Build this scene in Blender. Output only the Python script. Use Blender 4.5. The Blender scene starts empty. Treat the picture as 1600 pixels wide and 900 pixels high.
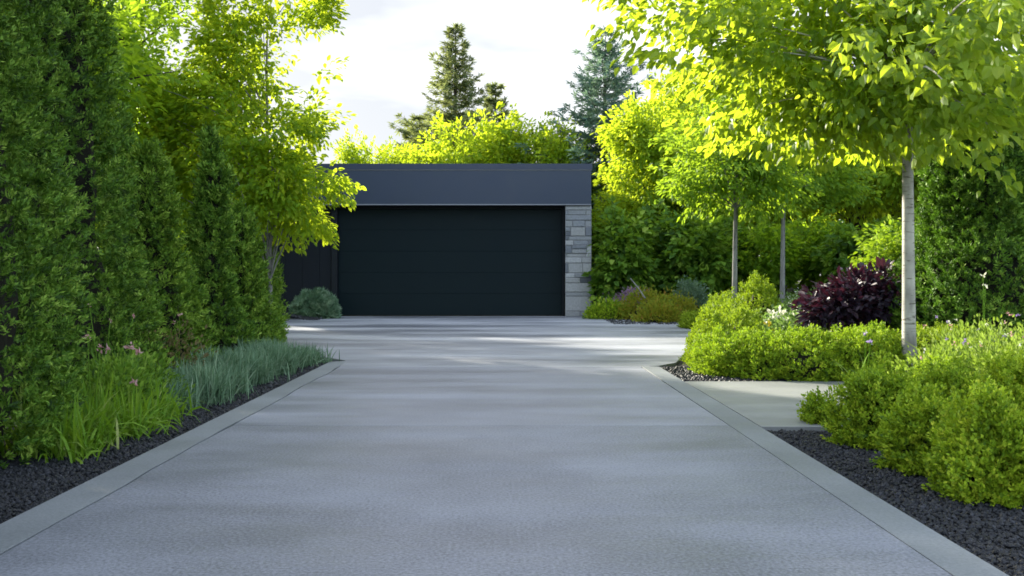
import bpy, math
import numpy as np
from mathutils import Vector

R = math.radians
scene = bpy.context.scene
COL = scene.collection

# ------------------------------------------------------------------ camera, sky, sun, exposure
CAM_H, FPX, VX, HY = 1.0, 1555.0, 790.0, 430.0
cam = bpy.data.cameras.new('camera')
cam.lens, cam.sensor_width = 35.0, 36.0
cam.shift_x, cam.shift_y = 0.00625, -0.0125
cam.clip_start, cam.clip_end = 0.05, 3000
cam_ob = bpy.data.objects.new('camera', cam)
cam_ob.location = (0, 0, CAM_H)
cam_ob.rotation_euler = (R(90), 0, 0)
COL.objects.link(cam_ob)
scene.camera = cam_ob

SUN_EL, SUN_AZ = 20.0, 38.0          # azimuth: degrees to the left of the viewing direction (+Y)
SUN_STR, SKY_STR, CLOUD, EXPOSURE = 3.8, 0.15, 7.4, 2.25
sun_dir = Vector((-math.sin(R(SUN_AZ)) * math.cos(R(SUN_EL)), math.cos(R(SUN_AZ)) * math.cos(R(SUN_EL)), math.sin(R(SUN_EL))))

world = bpy.data.worlds.new('World')
scene.world = world
world.use_nodes = True
wn, wl = world.node_tree.nodes, world.node_tree.links
wn.clear()
def N(nodes, t, **kw):
    n = nodes.new(t)
    for k, v in kw.items():
        setattr(n, k, v)
    return n
out = N(wn, 'ShaderNodeOutputWorld')
bg = N(wn, 'ShaderNodeBackground'); bg.inputs['Strength'].default_value = SKY_STR
sky = N(wn, 'ShaderNodeTexSky', sky_type='NISHITA', sun_disc=False)
sky.sun_elevation, sky.sun_rotation = R(SUN_EL), R(-SUN_AZ)
sky.air_density, sky.dust_density, sky.ozone_density = 1.0, 1.5, 1.5
tc = N(wn, 'ShaderNodeTexCoord')
sep = N(wn, 'ShaderNodeSeparateXYZ'); wl.new(tc.outputs['Generated'], sep.inputs[0])
def wmath(op, a, b=None, clamp=False):
    m = N(wn, 'ShaderNodeMath', operation=op, use_clamp=clamp)
    for i, v in enumerate((a, b)):
        if v is None: continue
        if isinstance(v, (int, float)): m.inputs[i].default_value = v
        else: wl.new(v, m.inputs[i])
    return m.outputs[0]
zz = wmath('ADD', wmath('MAXIMUM', sep.outputs['Z'], 0.0), 0.16)
cmb = N(wn, 'ShaderNodeCombineXYZ')
wl.new(wmath('DIVIDE', sep.outputs['X'], zz), cmb.inputs[0])
wl.new(wmath('DIVIDE', sep.outputs['Y'], zz), cmb.inputs[1])
cn = N(wn, 'ShaderNodeTexNoise'); cn.inputs['Scale'].default_value = 1.25; cn.inputs['Detail'].default_value = 5; cn.inputs['Roughness'].default_value = 0.5
mp = N(wn, 'ShaderNodeMapping'); mp.inputs['Location'].default_value = (1.7, 2.6, 0.0); mp.inputs['Scale'].default_value = (0.8, 1.0, 1.0)
wl.new(cmb.outputs[0], mp.inputs['Vector']); wl.new(mp.outputs[0], cn.inputs['Vector'])
cr = N(wn, 'ShaderNodeValToRGB')
cr.color_ramp.elements[0].position = 0.42; cr.color_ramp.elements[0].color = (0.140, 0.146, 0.157, 1)
cr.color_ramp.elements[1].position = 0.66; cr.color_ramp.elements[1].color = (0.285, 0.285, 0.283, 1)
wl.new(cn.outputs['Fac'], cr.inputs[0])
csc = N(wn, 'ShaderNodeVectorMath', operation='SCALE'); wl.new(cr.outputs[0], csc.inputs[0])
# cloud bank ahead (+Y), clear blue behind and overhead
cov = N(wn, 'ShaderNodeMapRange', interpolation_type='SMOOTHSTEP')
cov.inputs['From Min'].default_value = -0.35; cov.inputs['From Max'].default_value = 0.45
cov.inputs['To Min'].default_value = 0.5; cov.inputs['To Max'].default_value = 0.97
wl.new(wmath('SUBTRACT', sep.outputs['Y'], wmath('MULTIPLY', sep.outputs['Z'], 0.45)), cov.inputs['Value'])
wl.new(wmath('MULTIPLY', wmath('SUBTRACT', 3.6, wmath('MULTIPLY', cov.outputs[0], 2.68)), CLOUD), csc.inputs['Scale'])     # thinner, brighter veil overhead
mx = N(wn, 'ShaderNodeMix', data_type='RGBA')
wl.new(cov.outputs[0], mx.inputs[0]); wl.new(sky.outputs[0], mx.inputs[6]); wl.new(csc.outputs[0], mx.inputs[7])
wl.new(mx.outputs[2], bg.inputs['Color']); wl.new(bg.outputs[0], out.inputs['Surface'])

sun = bpy.data.lights.new('sun', 'SUN')
sun.energy, sun.angle, sun.color = SUN_STR, R(1.5), (1.0, 0.92, 0.74)
sun_ob = bpy.data.objects.new('sun', sun)
sun_ob.rotation_euler = sun_dir.to_track_quat('Z', 'Y').to_euler()
sun_ob.location = (-20, 20, 30)
COL.objects.link(sun_ob)

vs = scene.view_settings
vs.view_transform, vs.look, vs.exposure, vs.gamma, vs.use_curve_mapping = 'Standard', 'None', EXPOSURE, 1.0, False
scene.render.engine = 'CYCLES'
scene.cycles.use_denoising = True
scene.cycles.max_bounces = 10
scene.cycles.diffuse_bounces = 8
scene.cycles.filter_width = 1.7
scene.render.use_persistent_data = False

# ------------------------------------------------------------------ helpers
def P(px, py, D):
    """world point seen at photo pixel (px,py) at distance D along +Y"""
    return np.array([(px - VX) / FPX * D, D, CAM_H + (HY - py) / FPX * D])

def prop(o, label=None, cat=None, group=None, kind=None):
    for k, v in (('label', label), ('category', cat), ('group', group), ('kind', kind)):
        if v: o[k] = v
    return o

def empty(name, loc, label=None, cat=None, group=None, rz=0.0):
    o = bpy.data.objects.new(name, None)
    o.location = loc; o.rotation_euler = (0, 0, rz); o.empty_display_size = 0.2
    COL.objects.link(o)
    return prop(o, label, cat, group)

def mesh_data(name, V, F, mat, tint=None, smooth=False):
    """V (n,3); F list of int arrays (m,3) or (m,4); tint per face in F order"""
    if not isinstance(F, (list, tuple)): F = [F]
    F = [np.asarray(f, dtype=np.int32) for f in F if len(f)]
    me = bpy.data.meshes.new(name)
    V = np.asarray(V, dtype=np.float32)
    me.vertices.add(len(V)); me.vertices.foreach_set('co', V.ravel())
    loops = np.concatenate([f.ravel() for f in F])
    sizes = np.concatenate([np.full(len(f), f.shape[1], np.int32) for f in F])
    me.loops.add(len(loops)); me.loops.foreach_set('vertex_index', loops)
    me.polygons.add(len(sizes))
    me.polygons.foreach_set('loop_start', np.concatenate([[0], np.cumsum(sizes)[:-1]]).astype(np.int32))
    me.polygons.foreach_set('use_smooth', np.full(len(sizes), bool(smooth)))
    me.update(calc_edges=True)
    if tint is not None:
        a = me.attributes.new('tint', 'FLOAT', 'FACE')
        a.data.foreach_set('value', np.asarray(tint, dtype=np.float32))
    for m in (mat if isinstance(mat, (list, tuple)) else [mat]):
        me.materials.append(m)
    return me

def obj(name, me, parent=None, loc=(0, 0, 0)):
    o = bpy.data.objects.new(name, me)
    COL.objects.link(o)
    o.location = loc
    if parent: o.parent = parent
    return o

def copy_tree(root, loc, rz, scale, label=None):
    r = root.copy(); COL.objects.link(r)
    r.location = loc; r.rotation_euler = (0, 0, rz); r.scale = scale
    if label: r['label'] = label
    for ch in list(root.children):
        c = ch.copy(); COL.objects.link(c); c.parent = r
        for g in list(ch.children):
            d = g.copy(); COL.objects.link(d); d.parent = c
    return r

def unit(a):
    return a / np.maximum(np.linalg.norm(a, axis=-1, keepdims=True), 1e-9)

# leaf templates: (along, across, up)
T_LEAF = (np.array([[0, 0, 0], [.35, .27, .07], [.72, .2, .05], [1, 0, -.05], [.72, -.2, .05], [.35, -.27, .07]]),
          np.array([[0, 3, 2, 1], [0, 5, 4, 3]]))
T_BROAD = (np.array([[0, 0, 0], [.22, .36, .08], [.66, .26, .05], [1, 0, -.08], [.66, -.26, .05], [.22, -.36, .08]]),
           np.array([[0, 3, 2, 1], [0, 5, 4, 3]]))
T_SLIM = (np.array([[0, 0, 0], [.5, .17, .03], [1, 0, 0], [.5, -.17, .03]]), np.array([[0, 3, 2, 1]]))
T_KITE = (np.array([[0, 0, 0], [.45, .3, .05], [1, 0, 0], [.45, -.3, .05]]), np.array([[0, 3, 2, 1]]))
T_SPRAY = (np.array([[0, 0, 0], [.5, .11, .03], [1, 0, 0], [.5, -.11, .03],
                     [.15, .02, 0], [.5, .36, .05], [.75, .42, 0], [.55, .2, .02],
                     [.15, -.02, 0], [.55, -.2, .02], [.75, -.42, 0], [.5, -.36, .05]]),
           np.array([[0, 3, 2, 1], [4, 7, 6, 5], [8, 11, 10, 9]]))
T_NEEDLE = (np.array([[0, 0, 0], [.4, .12, .03], [1, 0, 0], [.4, -.12, .03],
                      [.2, 0, .0], [.5, .03, .12], [.95, 0, .1], [.6, -.03, .02]]), np.array([[0, 3, 2, 1], [4, 5, 6, 7]]))

def leaves(rng, C, D, Nn, S, tmpl):
    T, F = tmpl
    D = unit(D); B = unit(np.cross(Nn, D)); N2 = np.cross(D, B)
    S = S[:, None, None]
    V = C[:, None, :] + S * (T[None, :, 0:1] * D[:, None] + T[None, :, 1:2] * B[:, None] + T[None, :, 2:3] * N2[:, None])
    k = len(T)
    FF = (F[None] + (np.arange(len(C)) * k)[:, None, None]).reshape(-1, F.shape[1])
    return V.reshape(-1, 3), FF, len(F)

def tube(pts, rad, sides=7):
    pts = np.asarray(pts, float); rad = np.asarray(rad, float); n = len(pts)
    t = np.gradient(pts, axis=0); t = unit(t)
    ref = np.tile([1.0, 0, 0], (n, 1)); ref[np.abs(t[:, 0]) > .8] = [0, 1.0, 0]
    u = unit(np.cross(ref, t)); v = np.cross(t, u)
    a = np.linspace(0, 2 * np.pi, sides, endpoint=False)
    V = pts[:, None] + rad[:, None, None] * (np.cos(a)[None, :, None] * u[:, None] + np.sin(a)[None, :, None] * v[:, None])
    i = np.arange(n - 1)[:, None] * sides; j = np.arange(sides)[None]; j2 = (j + 1) % sides
    F = np.stack([i + j, i + j2, i + sides + j2, i + sides + j], -1).reshape(-1, 4)
    return V.reshape(-1, 3), F

class Acc:
    def __init__(s): s.V, s.F, s.n = [], [], 0
    def add(s, V, F):
        s.V.append(np.asarray(V, float)); s.F.append(np.asarray(F) + s.n); s.n += len(V)
    def box(s, x0, x1, y0, y1, z0, z1):
        V = [(x, y, z) for z in (z0, z1) for x, y in ((x0, y0), (x1, y0), (x1, y1), (x0, y1))]
        F = [(3, 2, 1, 0), (4, 5, 6, 7), (0, 1, 5, 4), (1, 2, 6, 5), (2, 3, 7, 6), (3, 0, 4, 7)]
        s.add(V, F)
    def data(s, name, mat, smooth=False, tint=None):
        return mesh_data(name, np.concatenate(s.V), np.concatenate(s.F), mat, tint, smooth)

def lump(p, seed, f=1.0):
    """cheap smooth 3-D noise in about -1..1"""
    r = np.random.default_rng(seed)
    s = np.zeros(len(p))
    for k in range(7):
        d = r.normal(size=3); d *= f * (0.7 + 0.9 * k / 6) / np.linalg.norm(d) * 2.2
        s += np.sin(p @ d + r.uniform(0, 6.28))
    return s / 3.2

# ------------------------------------------------------------------ materials
def new_mat(name):
    m = bpy.data.materials.new(name); m.use_nodes = True
    nt = m.node_tree; nt.nodes.clear()
    o = nt.nodes.new('ShaderNodeOutputMaterial')
    return m, nt.nodes, nt.links, o

def leaf_mat(name, cols, trans, tmix=0.42, gloss=0.35, spec=0.25):
    """cols: reflectance ramp over the per-leaf tint; trans: transmitted colour"""
    m, n, l, o = new_mat(name)
    at = N(n, 'ShaderNodeAttribute', attribute_name='tint')
    rp = n.new('ShaderNodeValToRGB')
    els = rp.color_ramp.elements
    while len(els) < len(cols): els.new(0.5)
    for i, c in enumerate(cols):
        els[i].position = i / (len(cols) - 1); els[i].color = (*c, 1)
    l.new(at.outputs['Fac'], rp.inputs[0])
    bs = n.new('ShaderNodeBsdfPrincipled')
    bs.inputs['Roughness'].default_value = 1 - gloss
    bs.inputs['Specular IOR Level'].default_value = spec
    l.new(rp.outputs[0], bs.inputs['Base Color'])
    tr = n.new('ShaderNodeBsdfTranslucent')
    mxc = N(n, 'ShaderNodeMix', data_type='RGBA'); mxc.inputs[0].default_value = 0.75
    l.new(rp.outputs[0], mxc.inputs[6]); mxc.inputs[7].default_value = (*trans, 1)
    l.new(mxc.outputs[2], tr.inputs['Color'])
    ms = n.new('ShaderNodeMixShader'); ms.inputs[0].default_value = tmix
    l.new(bs.outputs[0], ms.inputs[1]); l.new(tr.outputs[0], ms.inputs[2])
    l.new(ms.outputs[0], o.inputs['Surface'])
    return m

def noise_mat(name, c0, c1, scale=(8, 8, 8), rough=0.8, bump=0.3, detail=6, spec=0.3, fine=None):
    m, n, l, o = new_mat(name)
    tcn = n.new('ShaderNodeTexCoord'); mpn = n.new('ShaderNodeMapping'); mpn.inputs['Scale'].default_value = scale
    l.new(tcn.outputs['Object'], mpn.inputs[0])
    nz = n.new('ShaderNodeTexNoise'); nz.inputs['Scale'].default_value = 1; nz.inputs['Detail'].default_value = detail
    l.new(mpn.outputs[0], nz.inputs['Vector'])
    rp = n.new('ShaderNodeValToRGB')
    rp.color_ramp.elements[0].position = .3; rp.color_ramp.elements[0].color = (*c0, 1)
    rp.color_ramp.elements[1].position = .7; rp.color_ramp.elements[1].color = (*c1, 1)
    l.new(nz.outputs['Fac'], rp.inputs[0])
    bs = n.new('ShaderNodeBsdfPrincipled'); bs.inputs['Roughness'].default_value = rough; bs.inputs['Specular IOR Level'].default_value = spec
    l.new(rp.outputs[0], bs.inputs['Base Color'])
    if bump:
        bp = n.new('ShaderNodeBump'); bp.inputs['Strength'].default_value = bump; bp.inputs['Distance'].default_value = .02
        l.new(nz.outputs['Fac'], bp.inputs['Height']); l.new(bp.outputs[0], bs.inputs['Normal'])
    l.new(bs.outputs[0], o.inputs['Surface'])
    return m

def tint_mat(name, cols, rough=0.8, spec=0.3, bump=0.0, bscale=40):
    m, n, l, o = new_mat(name)
    at = N(n, 'ShaderNodeAttribute', attribute_name='tint')
    rp = n.new('ShaderNodeValToRGB'); els = rp.color_ramp.elements
    while len(els) < len(cols): els.new(0.5)
    for i, c in enumerate(cols): els[i].position = i / (len(cols) - 1); els[i].color = (*c, 1)
    l.new(at.outputs['Fac'], rp.inputs[0])
    bs = n.new('ShaderNodeBsdfPrincipled'); bs.inputs['Roughness'].default_value = rough; bs.inputs['Specular IOR Level'].default_value = spec
    if bump:
        tcn = n.new('ShaderNodeTexCoord')
        nz = n.new('ShaderNodeTexNoise'); nz.inputs['Scale'].default_value = bscale; nz.inputs['Detail'].default_value = 5
        l.new(tcn.outputs['Object'], nz.inputs['Vector'])
        bp = n.new('ShaderNodeBump'); bp.inputs['Strength'].default_value = bump; bp.inputs['Distance'].default_value = .02
        l.new(nz.outputs['Fac'], bp.inputs['Height']); l.new(bp.outputs[0], bs.inputs['Normal'])
        rr = N(n, 'ShaderNodeMapRange'); rr.inputs['To Min'].default_value = .65; rr.inputs['To Max'].default_value = 1.3
        l.new(nz.outputs['Fac'], rr.inputs['Value'])
        vm = N(n, 'ShaderNodeVectorMath', operation='SCALE'); l.new(rp.outputs[0], vm.inputs[0]); l.new(rr.outputs[0], vm.inputs['Scale'])
        l.new(vm.outputs[0], bs.inputs['Base Color'])
    else:
        l.new(rp.outputs[0], bs.inputs['Base Color'])
    l.new(bs.outputs[0], o.inputs['Surface'])
    return m

def concrete_mat(name, c0, c1, streak=0.5, r0=0.42, r1=0.62, speck=0.35, bs3=(.45, 2.6, 1), blots=.9):
    """broom-finished concrete: fine speckle, broad cross-wise brush bands doubling as painted light streaks, uneven sheen"""
    m, n, l, o = new_mat(name)
    tcn = n.new('ShaderNodeTexCoord')
    def nz(scale3, detail=4, rough=.55):
        mpn = n.new('ShaderNodeMapping'); mpn.inputs['Scale'].default_value = scale3
        l.new(tcn.outputs['Object'], mpn.inputs[0])
        q = n.new('ShaderNodeTexNoise'); q.inputs['Scale'].default_value = 1; q.inputs['Detail'].default_value = detail; q.inputs['Roughness'].default_value = rough
        l.new(mpn.outputs[0], q.inputs['Vector']); return q.outputs['Fac']
    band = nz(bs3, 6, .62)
    blot = nz((1.1, 1.1, 1), 5, .6)
    fine = nz((70, 70, 70), 3, .7)
    def mm(op, a, b):
        q = N(n, 'ShaderNodeMath', operation=op)
        for i, v in enumerate((a, b)):
            if isinstance(v, (int, float)): q.inputs[i].default_value = v
            else: l.new(v, q.inputs[i])
        return q.outputs[0]
    f = mm('ADD', mm('MULTIPLY', mm('SUBTRACT', band, .5), streak * 3.0), mm('MULTIPLY', mm('SUBTRACT', blot, .5), blots))
    f = mm('ADD', f, mm('MULTIPLY', mm('SUBTRACT', fine, .5), speck * 3.2))
    f = mm('ADD', f, .5)
    rp = n.new('ShaderNodeValToRGB')
    rp.color_ramp.elements[0].color = (*c0, 1); rp.color_ramp.elements[1].color = (*c1, 1)
    l.new(f, rp.inputs[0])
    bs = n.new('ShaderNodeBsdfPrincipled'); bs.inputs['Specular IOR Level'].default_value = .5
    l.new(rp.outputs[0], bs.inputs['Base Color'])
    rr = N(n, 'ShaderNodeMapRange'); rr.inputs['From Min'].default_value = .35; rr.inputs['From Max'].default_value = .65
    rr.inputs['To Min'].default_value = r0; rr.inputs['To Max'].default_value = r1
    l.new(band, rr.inputs['Value']); l.new(rr.outputs[0], bs.inputs['Roughness'])
    bp = n.new('ShaderNodeBump'); bp.inputs['Strength'].default_value = .22; bp.inputs['Distance'].default_value = .006
    l.new(fine, bp.inputs['Height'])
    bp2 = n.new('ShaderNodeBump'); bp2.inputs['Strength'].default_value = .25; bp2.inputs['Distance'].default_value = .03
    l.new(band, bp2.inputs['Height']); l.new(bp.outputs[0], bp2.inputs['Normal'])
    l.new(bp2.outputs[0], bs.inputs['Normal'])
    l.new(bs.outputs[0], o.inputs['Surface'])
    return m

def plain_mat(name, c, rough=.5, spec=.5, metal=0.0, var=0.08):
    m, n, l, o = new_mat(name)
    tcn = n.new('ShaderNodeTexCoord')
    nz = n.new('ShaderNodeTexNoise'); nz.inputs['Scale'].default_value = 2.3; nz.inputs['Detail'].default_value = 6
    l.new(tcn.outputs['Object'], nz.inputs['Vector'])
    rp = n.new('ShaderNodeValToRGB')
    rp.color_ramp.elements[0].color = (*[x * (1 - var * 2) for x in c], 1); rp.color_ramp.elements[1].color = (*[x * (1 + var * 2) for x in c], 1)
    l.new(nz.outputs['Fac'], rp.inputs[0])
    bs = n.new('ShaderNodeBsdfPrincipled'); bs.inputs['Metallic'].default_value = metal; bs.inputs['Specular IOR Level'].default_value = spec
    l.new(rp.outputs[0], bs.inputs['Base Color'])
    rr = N(n, 'ShaderNodeMapRange'); rr.inputs['To Min'].default_value = rough - .1; rr.inputs['To Max'].default_value = rough + .1
    l.new(nz.outputs['Fac'], rr.inputs['Value']); l.new(rr.outputs[0], bs.inputs['Roughness'])
    l.new(bs.outputs[0], o.inputs['Surface'])
    return m

M = {}
M['soil'] = noise_mat('soil', (.012, .011, .010), (.03, .027, .022), (6, 6, 6), .95, .5)
M['grassland'] = noise_mat('grassland', (.03, .05, .012), (.06, .09, .02), (2, 2, 2), .95, .5)
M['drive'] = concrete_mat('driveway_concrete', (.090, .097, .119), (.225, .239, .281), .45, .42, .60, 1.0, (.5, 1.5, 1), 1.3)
M['drive_mid'] = concrete_mat('light_streaked_concrete', (.102, .109, .135), (.252, .265, .312), .8, .38, .60, .6, (.38, 1.9, 1), .5)  # colour bands stand for light streaks across the middle slab
M['apron'] = concrete_mat('apron_concrete', (.115, .124, .148), (.315, .33, .368), 1.3, .36, .60, .3, (.26, 1.0, 1), .5)  # strong colour bands paint streaks of light over the far paving
M['edge'] = concrete_mat('edging_concrete', (.108, .12, .134), (.217, .236, .254), .35, .5, .65, .5, (1.2, 1.4, 1), 1.3)
M['path'] = concrete_mat('path_concrete', (.135, .143, .147), (.25, .26, .257), .5, .45, .6, .3, (.5, 2.2, 1), 1.3)
M['stone'] = tint_mat('gravel_stone', [(.006, .007, .009), (.013, .0145, .019), (.04, .043, .053)], .55, .3)
M['yew'] = leaf_mat('yew_leaf', [(.014, .040, .006), (.062, .145, .013), (.15, .27, .028), (.28, .40, .06)], (.14, .30, .012), .18, .35)
M['yew2'] = leaf_mat('young_yew_leaf', [(.018, .048, .007), (.075, .165, .014), (.18, .30, .03), (.30, .42, .06)], (.18, .34, .015), .22, .35)
M['bright'] = leaf_mat('bright_leaf', [(.045, .11, .010), (.12, .225, .016), (.22, .31, .025)], (.52, .74, .03), .54, .35)
M['gold'] = leaf_mat('golden_leaf', [(.04, .11, .010), (.14, .26, .014), (.31, .36, .03)], (.66, .79, .03), .55, .35)
M['linden'] = leaf_mat('linden_leaf', [(.03, .085, .008), (.08, .18, .014), (.16, .27, .02), (.28, .36, .05)], (.58, .72, .03), .55, .5, .5)
M['mid'] = leaf_mat('mid_leaf', [(.04, .11, .012), (.10, .21, .018), (.20, .30, .035)], (.42, .60, .025), .5, .35)
M['leafy'] = leaf_mat('leafy_shrub_leaf', [(.014, .04, .007), (.06, .145, .014), (.14, .25, .025), (.28, .38, .06)], (.34, .54, .03), .36, .4)
M['spirea'] = leaf_mat('spirea_leaf', [(.035, .085, .010), (.17, .28, .013), (.31, .41, .02), (.48, .52, .04)], (.36, .54, .02), .28, .3)
M['lime'] = leaf_mat('lime_leaf', [(.06, .12, .010), (.16, .25, .013), (.24, .33, .018), (.37, .42, .03)], (.38, .52, .02), .28, .3)
M['purple'] = leaf_mat('purple_leaf', [(.012, .010, .020), (.026, .017, .036), (.075, .018, .034)], (.08, .01, .02), .15, .5, .4)
M['spruce'] = leaf_mat('spruce_needle', [(.05, .09, .045), (.11, .16, .08), (.22, .24, .09)], (.32, .36, .10), .4, .3)
M['bluespruce'] = leaf_mat('blue_spruce_needle', [(.045, .10, .10), (.10, .18, .17), (.19, .25, .18)], (.20, .32, .16), .4, .3)
M['lavender'] = leaf_mat('lavender_leaf', [(.05, .11, .06), (.15, .25, .15), (.33, .42, .28)], (.12, .24, .10), .3, .3)
M['blade'] = leaf_mat('daylily_leaf', [(.05, .13, .012), (.11, .24, .016), (.2, .32, .03), (.34, .38, .13)], (.26, .44, .02), .42, .4)
M['tan'] = leaf_mat('tan_leaf', [(.06, .06, .02), (.13, .11, .05), (.22, .17, .08)], (.2, .18, .05), .35, .3)
M['bronze'] = leaf_mat('bronze_leaf', [(.10, .18, .014), (.20, .27, .018), (.28, .29, .025), (.30, .17, .03)], (.3, .25, .02), .4, .3)
M['silver'] = leaf_mat('silver_leaf', [(.07, .13, .08), (.12, .19, .12), (.2, .27, .18)], (.15, .25, .08), .3, .3)
M['meadow'] = leaf_mat('meadow_leaf', [(.07, .13, .03), (.11, .19, .04), (.2, .28, .1)], (.2, .33, .06), .4, .3)
M['perennial'] = leaf_mat('perennial_leaf', [(.04, .09, .014), (.13, .21, .022), (.25, .33, .05), (.38, .44, .12)], (.3, .44, .04), .32, .3)
M['pink'] = leaf_mat('pink_petal', [(.42, .20, .22), (.52, .31, .32), (.58, .43, .40)], (.6, .3, .3), .4, .2)
M['violet'] = leaf_mat('violet_petal', [(.22, .14, .42), (.34, .26, .5), (.5, .42, .6)], (.3, .2, .5), .4, .2)
M['mauve'] = leaf_mat('mauve_petal', [(.26, .15, .26), (.36, .24, .36), (.48, .34, .46)], (.4, .2, .4), .4, .2)
M['white'] = leaf_mat('white_petal', [(.6, .62, .5), (.75, .76, .66), (.82, .82, .76)], (.6, .6, .45), .4, .2)
M['bark_dark'] = noise_mat('dark_bark', (.02, .016, .012), (.07, .055, .04), (14, 14, 3), .9, .8)
M['bark_grey'] = noise_mat('grey_bark', (.10, .10, .095), (.24, .235, .22), (22, 22, 5), .85, .6)
M['twig'] = noise_mat('twig', (.006, .007, .004), (.015, .014, .008), (9, 9, 9), .95, .3)  # near-black so gaps round the inner twigs read as shade; also door seal
M['charcoal'] = plain_mat('charcoal_metal', (.008, .019, .047), .45, .5, 0.0, .05)
M['coping'] = plain_mat('coping_metal', (.005, .014, .043), .4, .5, 0.0, .05)
M['trim'] = plain_mat('pale_trim_metal', (.15, .16, .19), .4)
M['door'] = plain_mat('door_panel_paint', (.0025, .0085, .0115), .5, .12, 0.0, .05)
M['frame'] = plain_mat('door_frame_paint', (.008, .011, .015), .5, .15)
M['sidewall'] = plain_mat('side_wall_cladding', (.006, .009, .014), .6, .15)
M['mortar'] = noise_mat('mortar', (.13, .135, .14), (.2, .2, .2), (30, 30, 30), .95, .3)
M['ashlar'] = tint_mat('ashlar_stone', [(.08, .088, .105), (.17, .185, .21), (.24, .245, .25), (.37, .38, .40)], .85, .3, .5, 22)
M['roofing'] = noise_mat('roofing', (.05, .05, .055), (.09, .09, .09), (5, 5, 5), .9, .2)

# pale trunk with lenticels for the planted trees
def pale_bark():
    m, n, l, o = new_mat('pale_bark')
    tcn = n.new('ShaderNodeTexCoord')
    def nz(s, d=5):
        mpn = n.new('ShaderNodeMapping'); mpn.inputs['Scale'].default_value = s
        l.new(tcn.outputs['Object'], mpn.inputs[0])
        q = n.new('ShaderNodeTexNoise'); q.inputs['Scale'].default_value = 1; q.inputs['Detail'].default_value = d
        l.new(mpn.outputs[0], q.inputs['Vector']); return q.outputs['Fac']
    a = nz((7, 7, 3.5)); b = nz((9, 9, 55), 3)
    r1 = n.new('ShaderNodeValToRGB')
    r1.color_ramp.elements[0].position = .3; r1.color_ramp.elements[0].color = (.17, .16, .15, 1)
    r1.color_ramp.elements[1].position = .65; r1.color_ramp.elements[1].color = (.44, .42, .38, 1)
    l.new(a, r1.inputs[0])
    r2 = n.new('ShaderNodeValToRGB')
    r2.color_ramp.elements[0].position = .32; r2.color_ramp.elements[0].color = (.35, .33, .3, 1)
    r2.color_ramp.elements[1].position = .42; r2.color_ramp.elements[1].color = (1, 1, 1, 1)
    l.new(b, r2.inputs[0])
    mu = N(n, 'ShaderNodeMix', data_type='RGBA', blend_type='MULTIPLY'); mu.inputs[0].default_value = 1
    l.new(r1.outputs[0], mu.inputs[6]); l.new(r2.outputs[0], mu.inputs[7])
    bs = n.new('ShaderNodeBsdfPrincipled'); bs.inputs['Roughness'].default_value = .8
    l.new(mu.outputs[2], bs.inputs['Base Color'])
    bp = n.new('ShaderNodeBump'); bp.inputs['Strength'].default_value = .5; bp.inputs['Distance'].default_value = .01
    l.new(b, bp.inputs['Height']); l.new(bp.outputs[0], bs.inputs['Normal'])
    l.new(bs.outputs[0], o.inputs['Surface'])
    return m
M['bark_pale'] = pale_bark()

# ------------------------------------------------------------------ ground
def edge_x(y):                 # right-hand boundary of the paved apron beyond the path
    return 1.95 + np.clip(y - 11.0, 0, 10) * 0.205
def smooth(t):
    t = np.clip(t, 0, 1); return t * t * (3 - 2 * t)
def ground_z(x, y):
    x = np.asarray(x, float); y = np.asarray(y, float)
    base = -0.03 + 0 * x
    rise = smooth((x - edge_x(y) - 0.9) / 4.0) * smooth((y - 9.8) / 4.5) * smooth((40 - y) / 8)
    near = smooth((x - 3.0) / 3.0) * smooth((8.5 - y) / 2.0) * 0.15
    left = smooth((-3.6 - x) / 3.0) * 0.25
    return base + rise * 0.75 + near + left
def gz(x, y): return float(ground_z(x, y))

gx = np.concatenate([[-900, -300, -120, -60, -35], np.arange(-22, 22.01, .4), [35, 60, 120, 300, 900]])
gy = np.concatenate([[-300, -100, -40, -15], np.arange(-6, 44.01, .4), [60, 90, 160, 400, 1200]])
GX, GY = np.meshgrid(gx, gy)
GV = np.stack([GX, GY, ground_z(GX, GY)], -1).reshape(-1, 3)
# push the soil well under the paving
pav = (GV[:, 0] > -1.7) & (GV[:, 0] < 1.4) & (GV[:, 1] < 24) | ((GV[:, 1] > 12.6) & (GV[:, 1] < 26) & (GV[:, 0] > -5.0) & (GV[:, 0] < 2.0))
GV[pav, 2] = -0.12
nx, ny = len(gx), len(gy)
i = (np.arange(ny - 1)[:, None] * nx + np.arange(nx - 1)[None]).reshape(-1)
gm = mesh_data('soil', GV, np.stack([i, i + 1, i + nx + 1, i + nx], -1), M['soil'], smooth=True)
prop(obj('ground', gm), kind='structure')

def slab(name, poly, mat, z=0.0, th=0.10, bev=0.0012):
    """polygon slab with a small eased arris; top at z"""
    poly = np.array(poly, float)
    n = len(poly)
    c = poly.mean(0)
    inn = []
    for k in range(n):
        a, b, d = poly[k - 1], poly[k], poly[(k + 1) % n]
        e1, e2 = unit(b - a), unit(d - b)
        n1, n2 = np.array([-e1[1], e1[0]]), np.array([-e2[1], e2[0]])
        q = n1 + n2; q = q / max(1 + n1 @ n2, .2)
        inn.append(b + q * bev)
    inn = np.array(inn)
    V = np.concatenate([np.c_[poly, np.full(n, z - th)], np.c_[poly, np.full(n, z - bev)], np.c_[inn, np.full(n, z)]])
    F = []
    for r in (0, 1):
        for k in range(n):
            k2 = (k + 1) % n
            F.append((r * n + k, r * n + k2, (r + 1) * n + k2, (r + 1) * n + k))
    me = bpy.data.meshes.new(name)
    me.from_pydata([tuple(v) for v in V], [], F + [tuple(range(2 * n, 3 * n))])
    me.materials.append(mat); me.update()
    o = obj(name, me)
    return prop(o, kind='structure')

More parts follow.
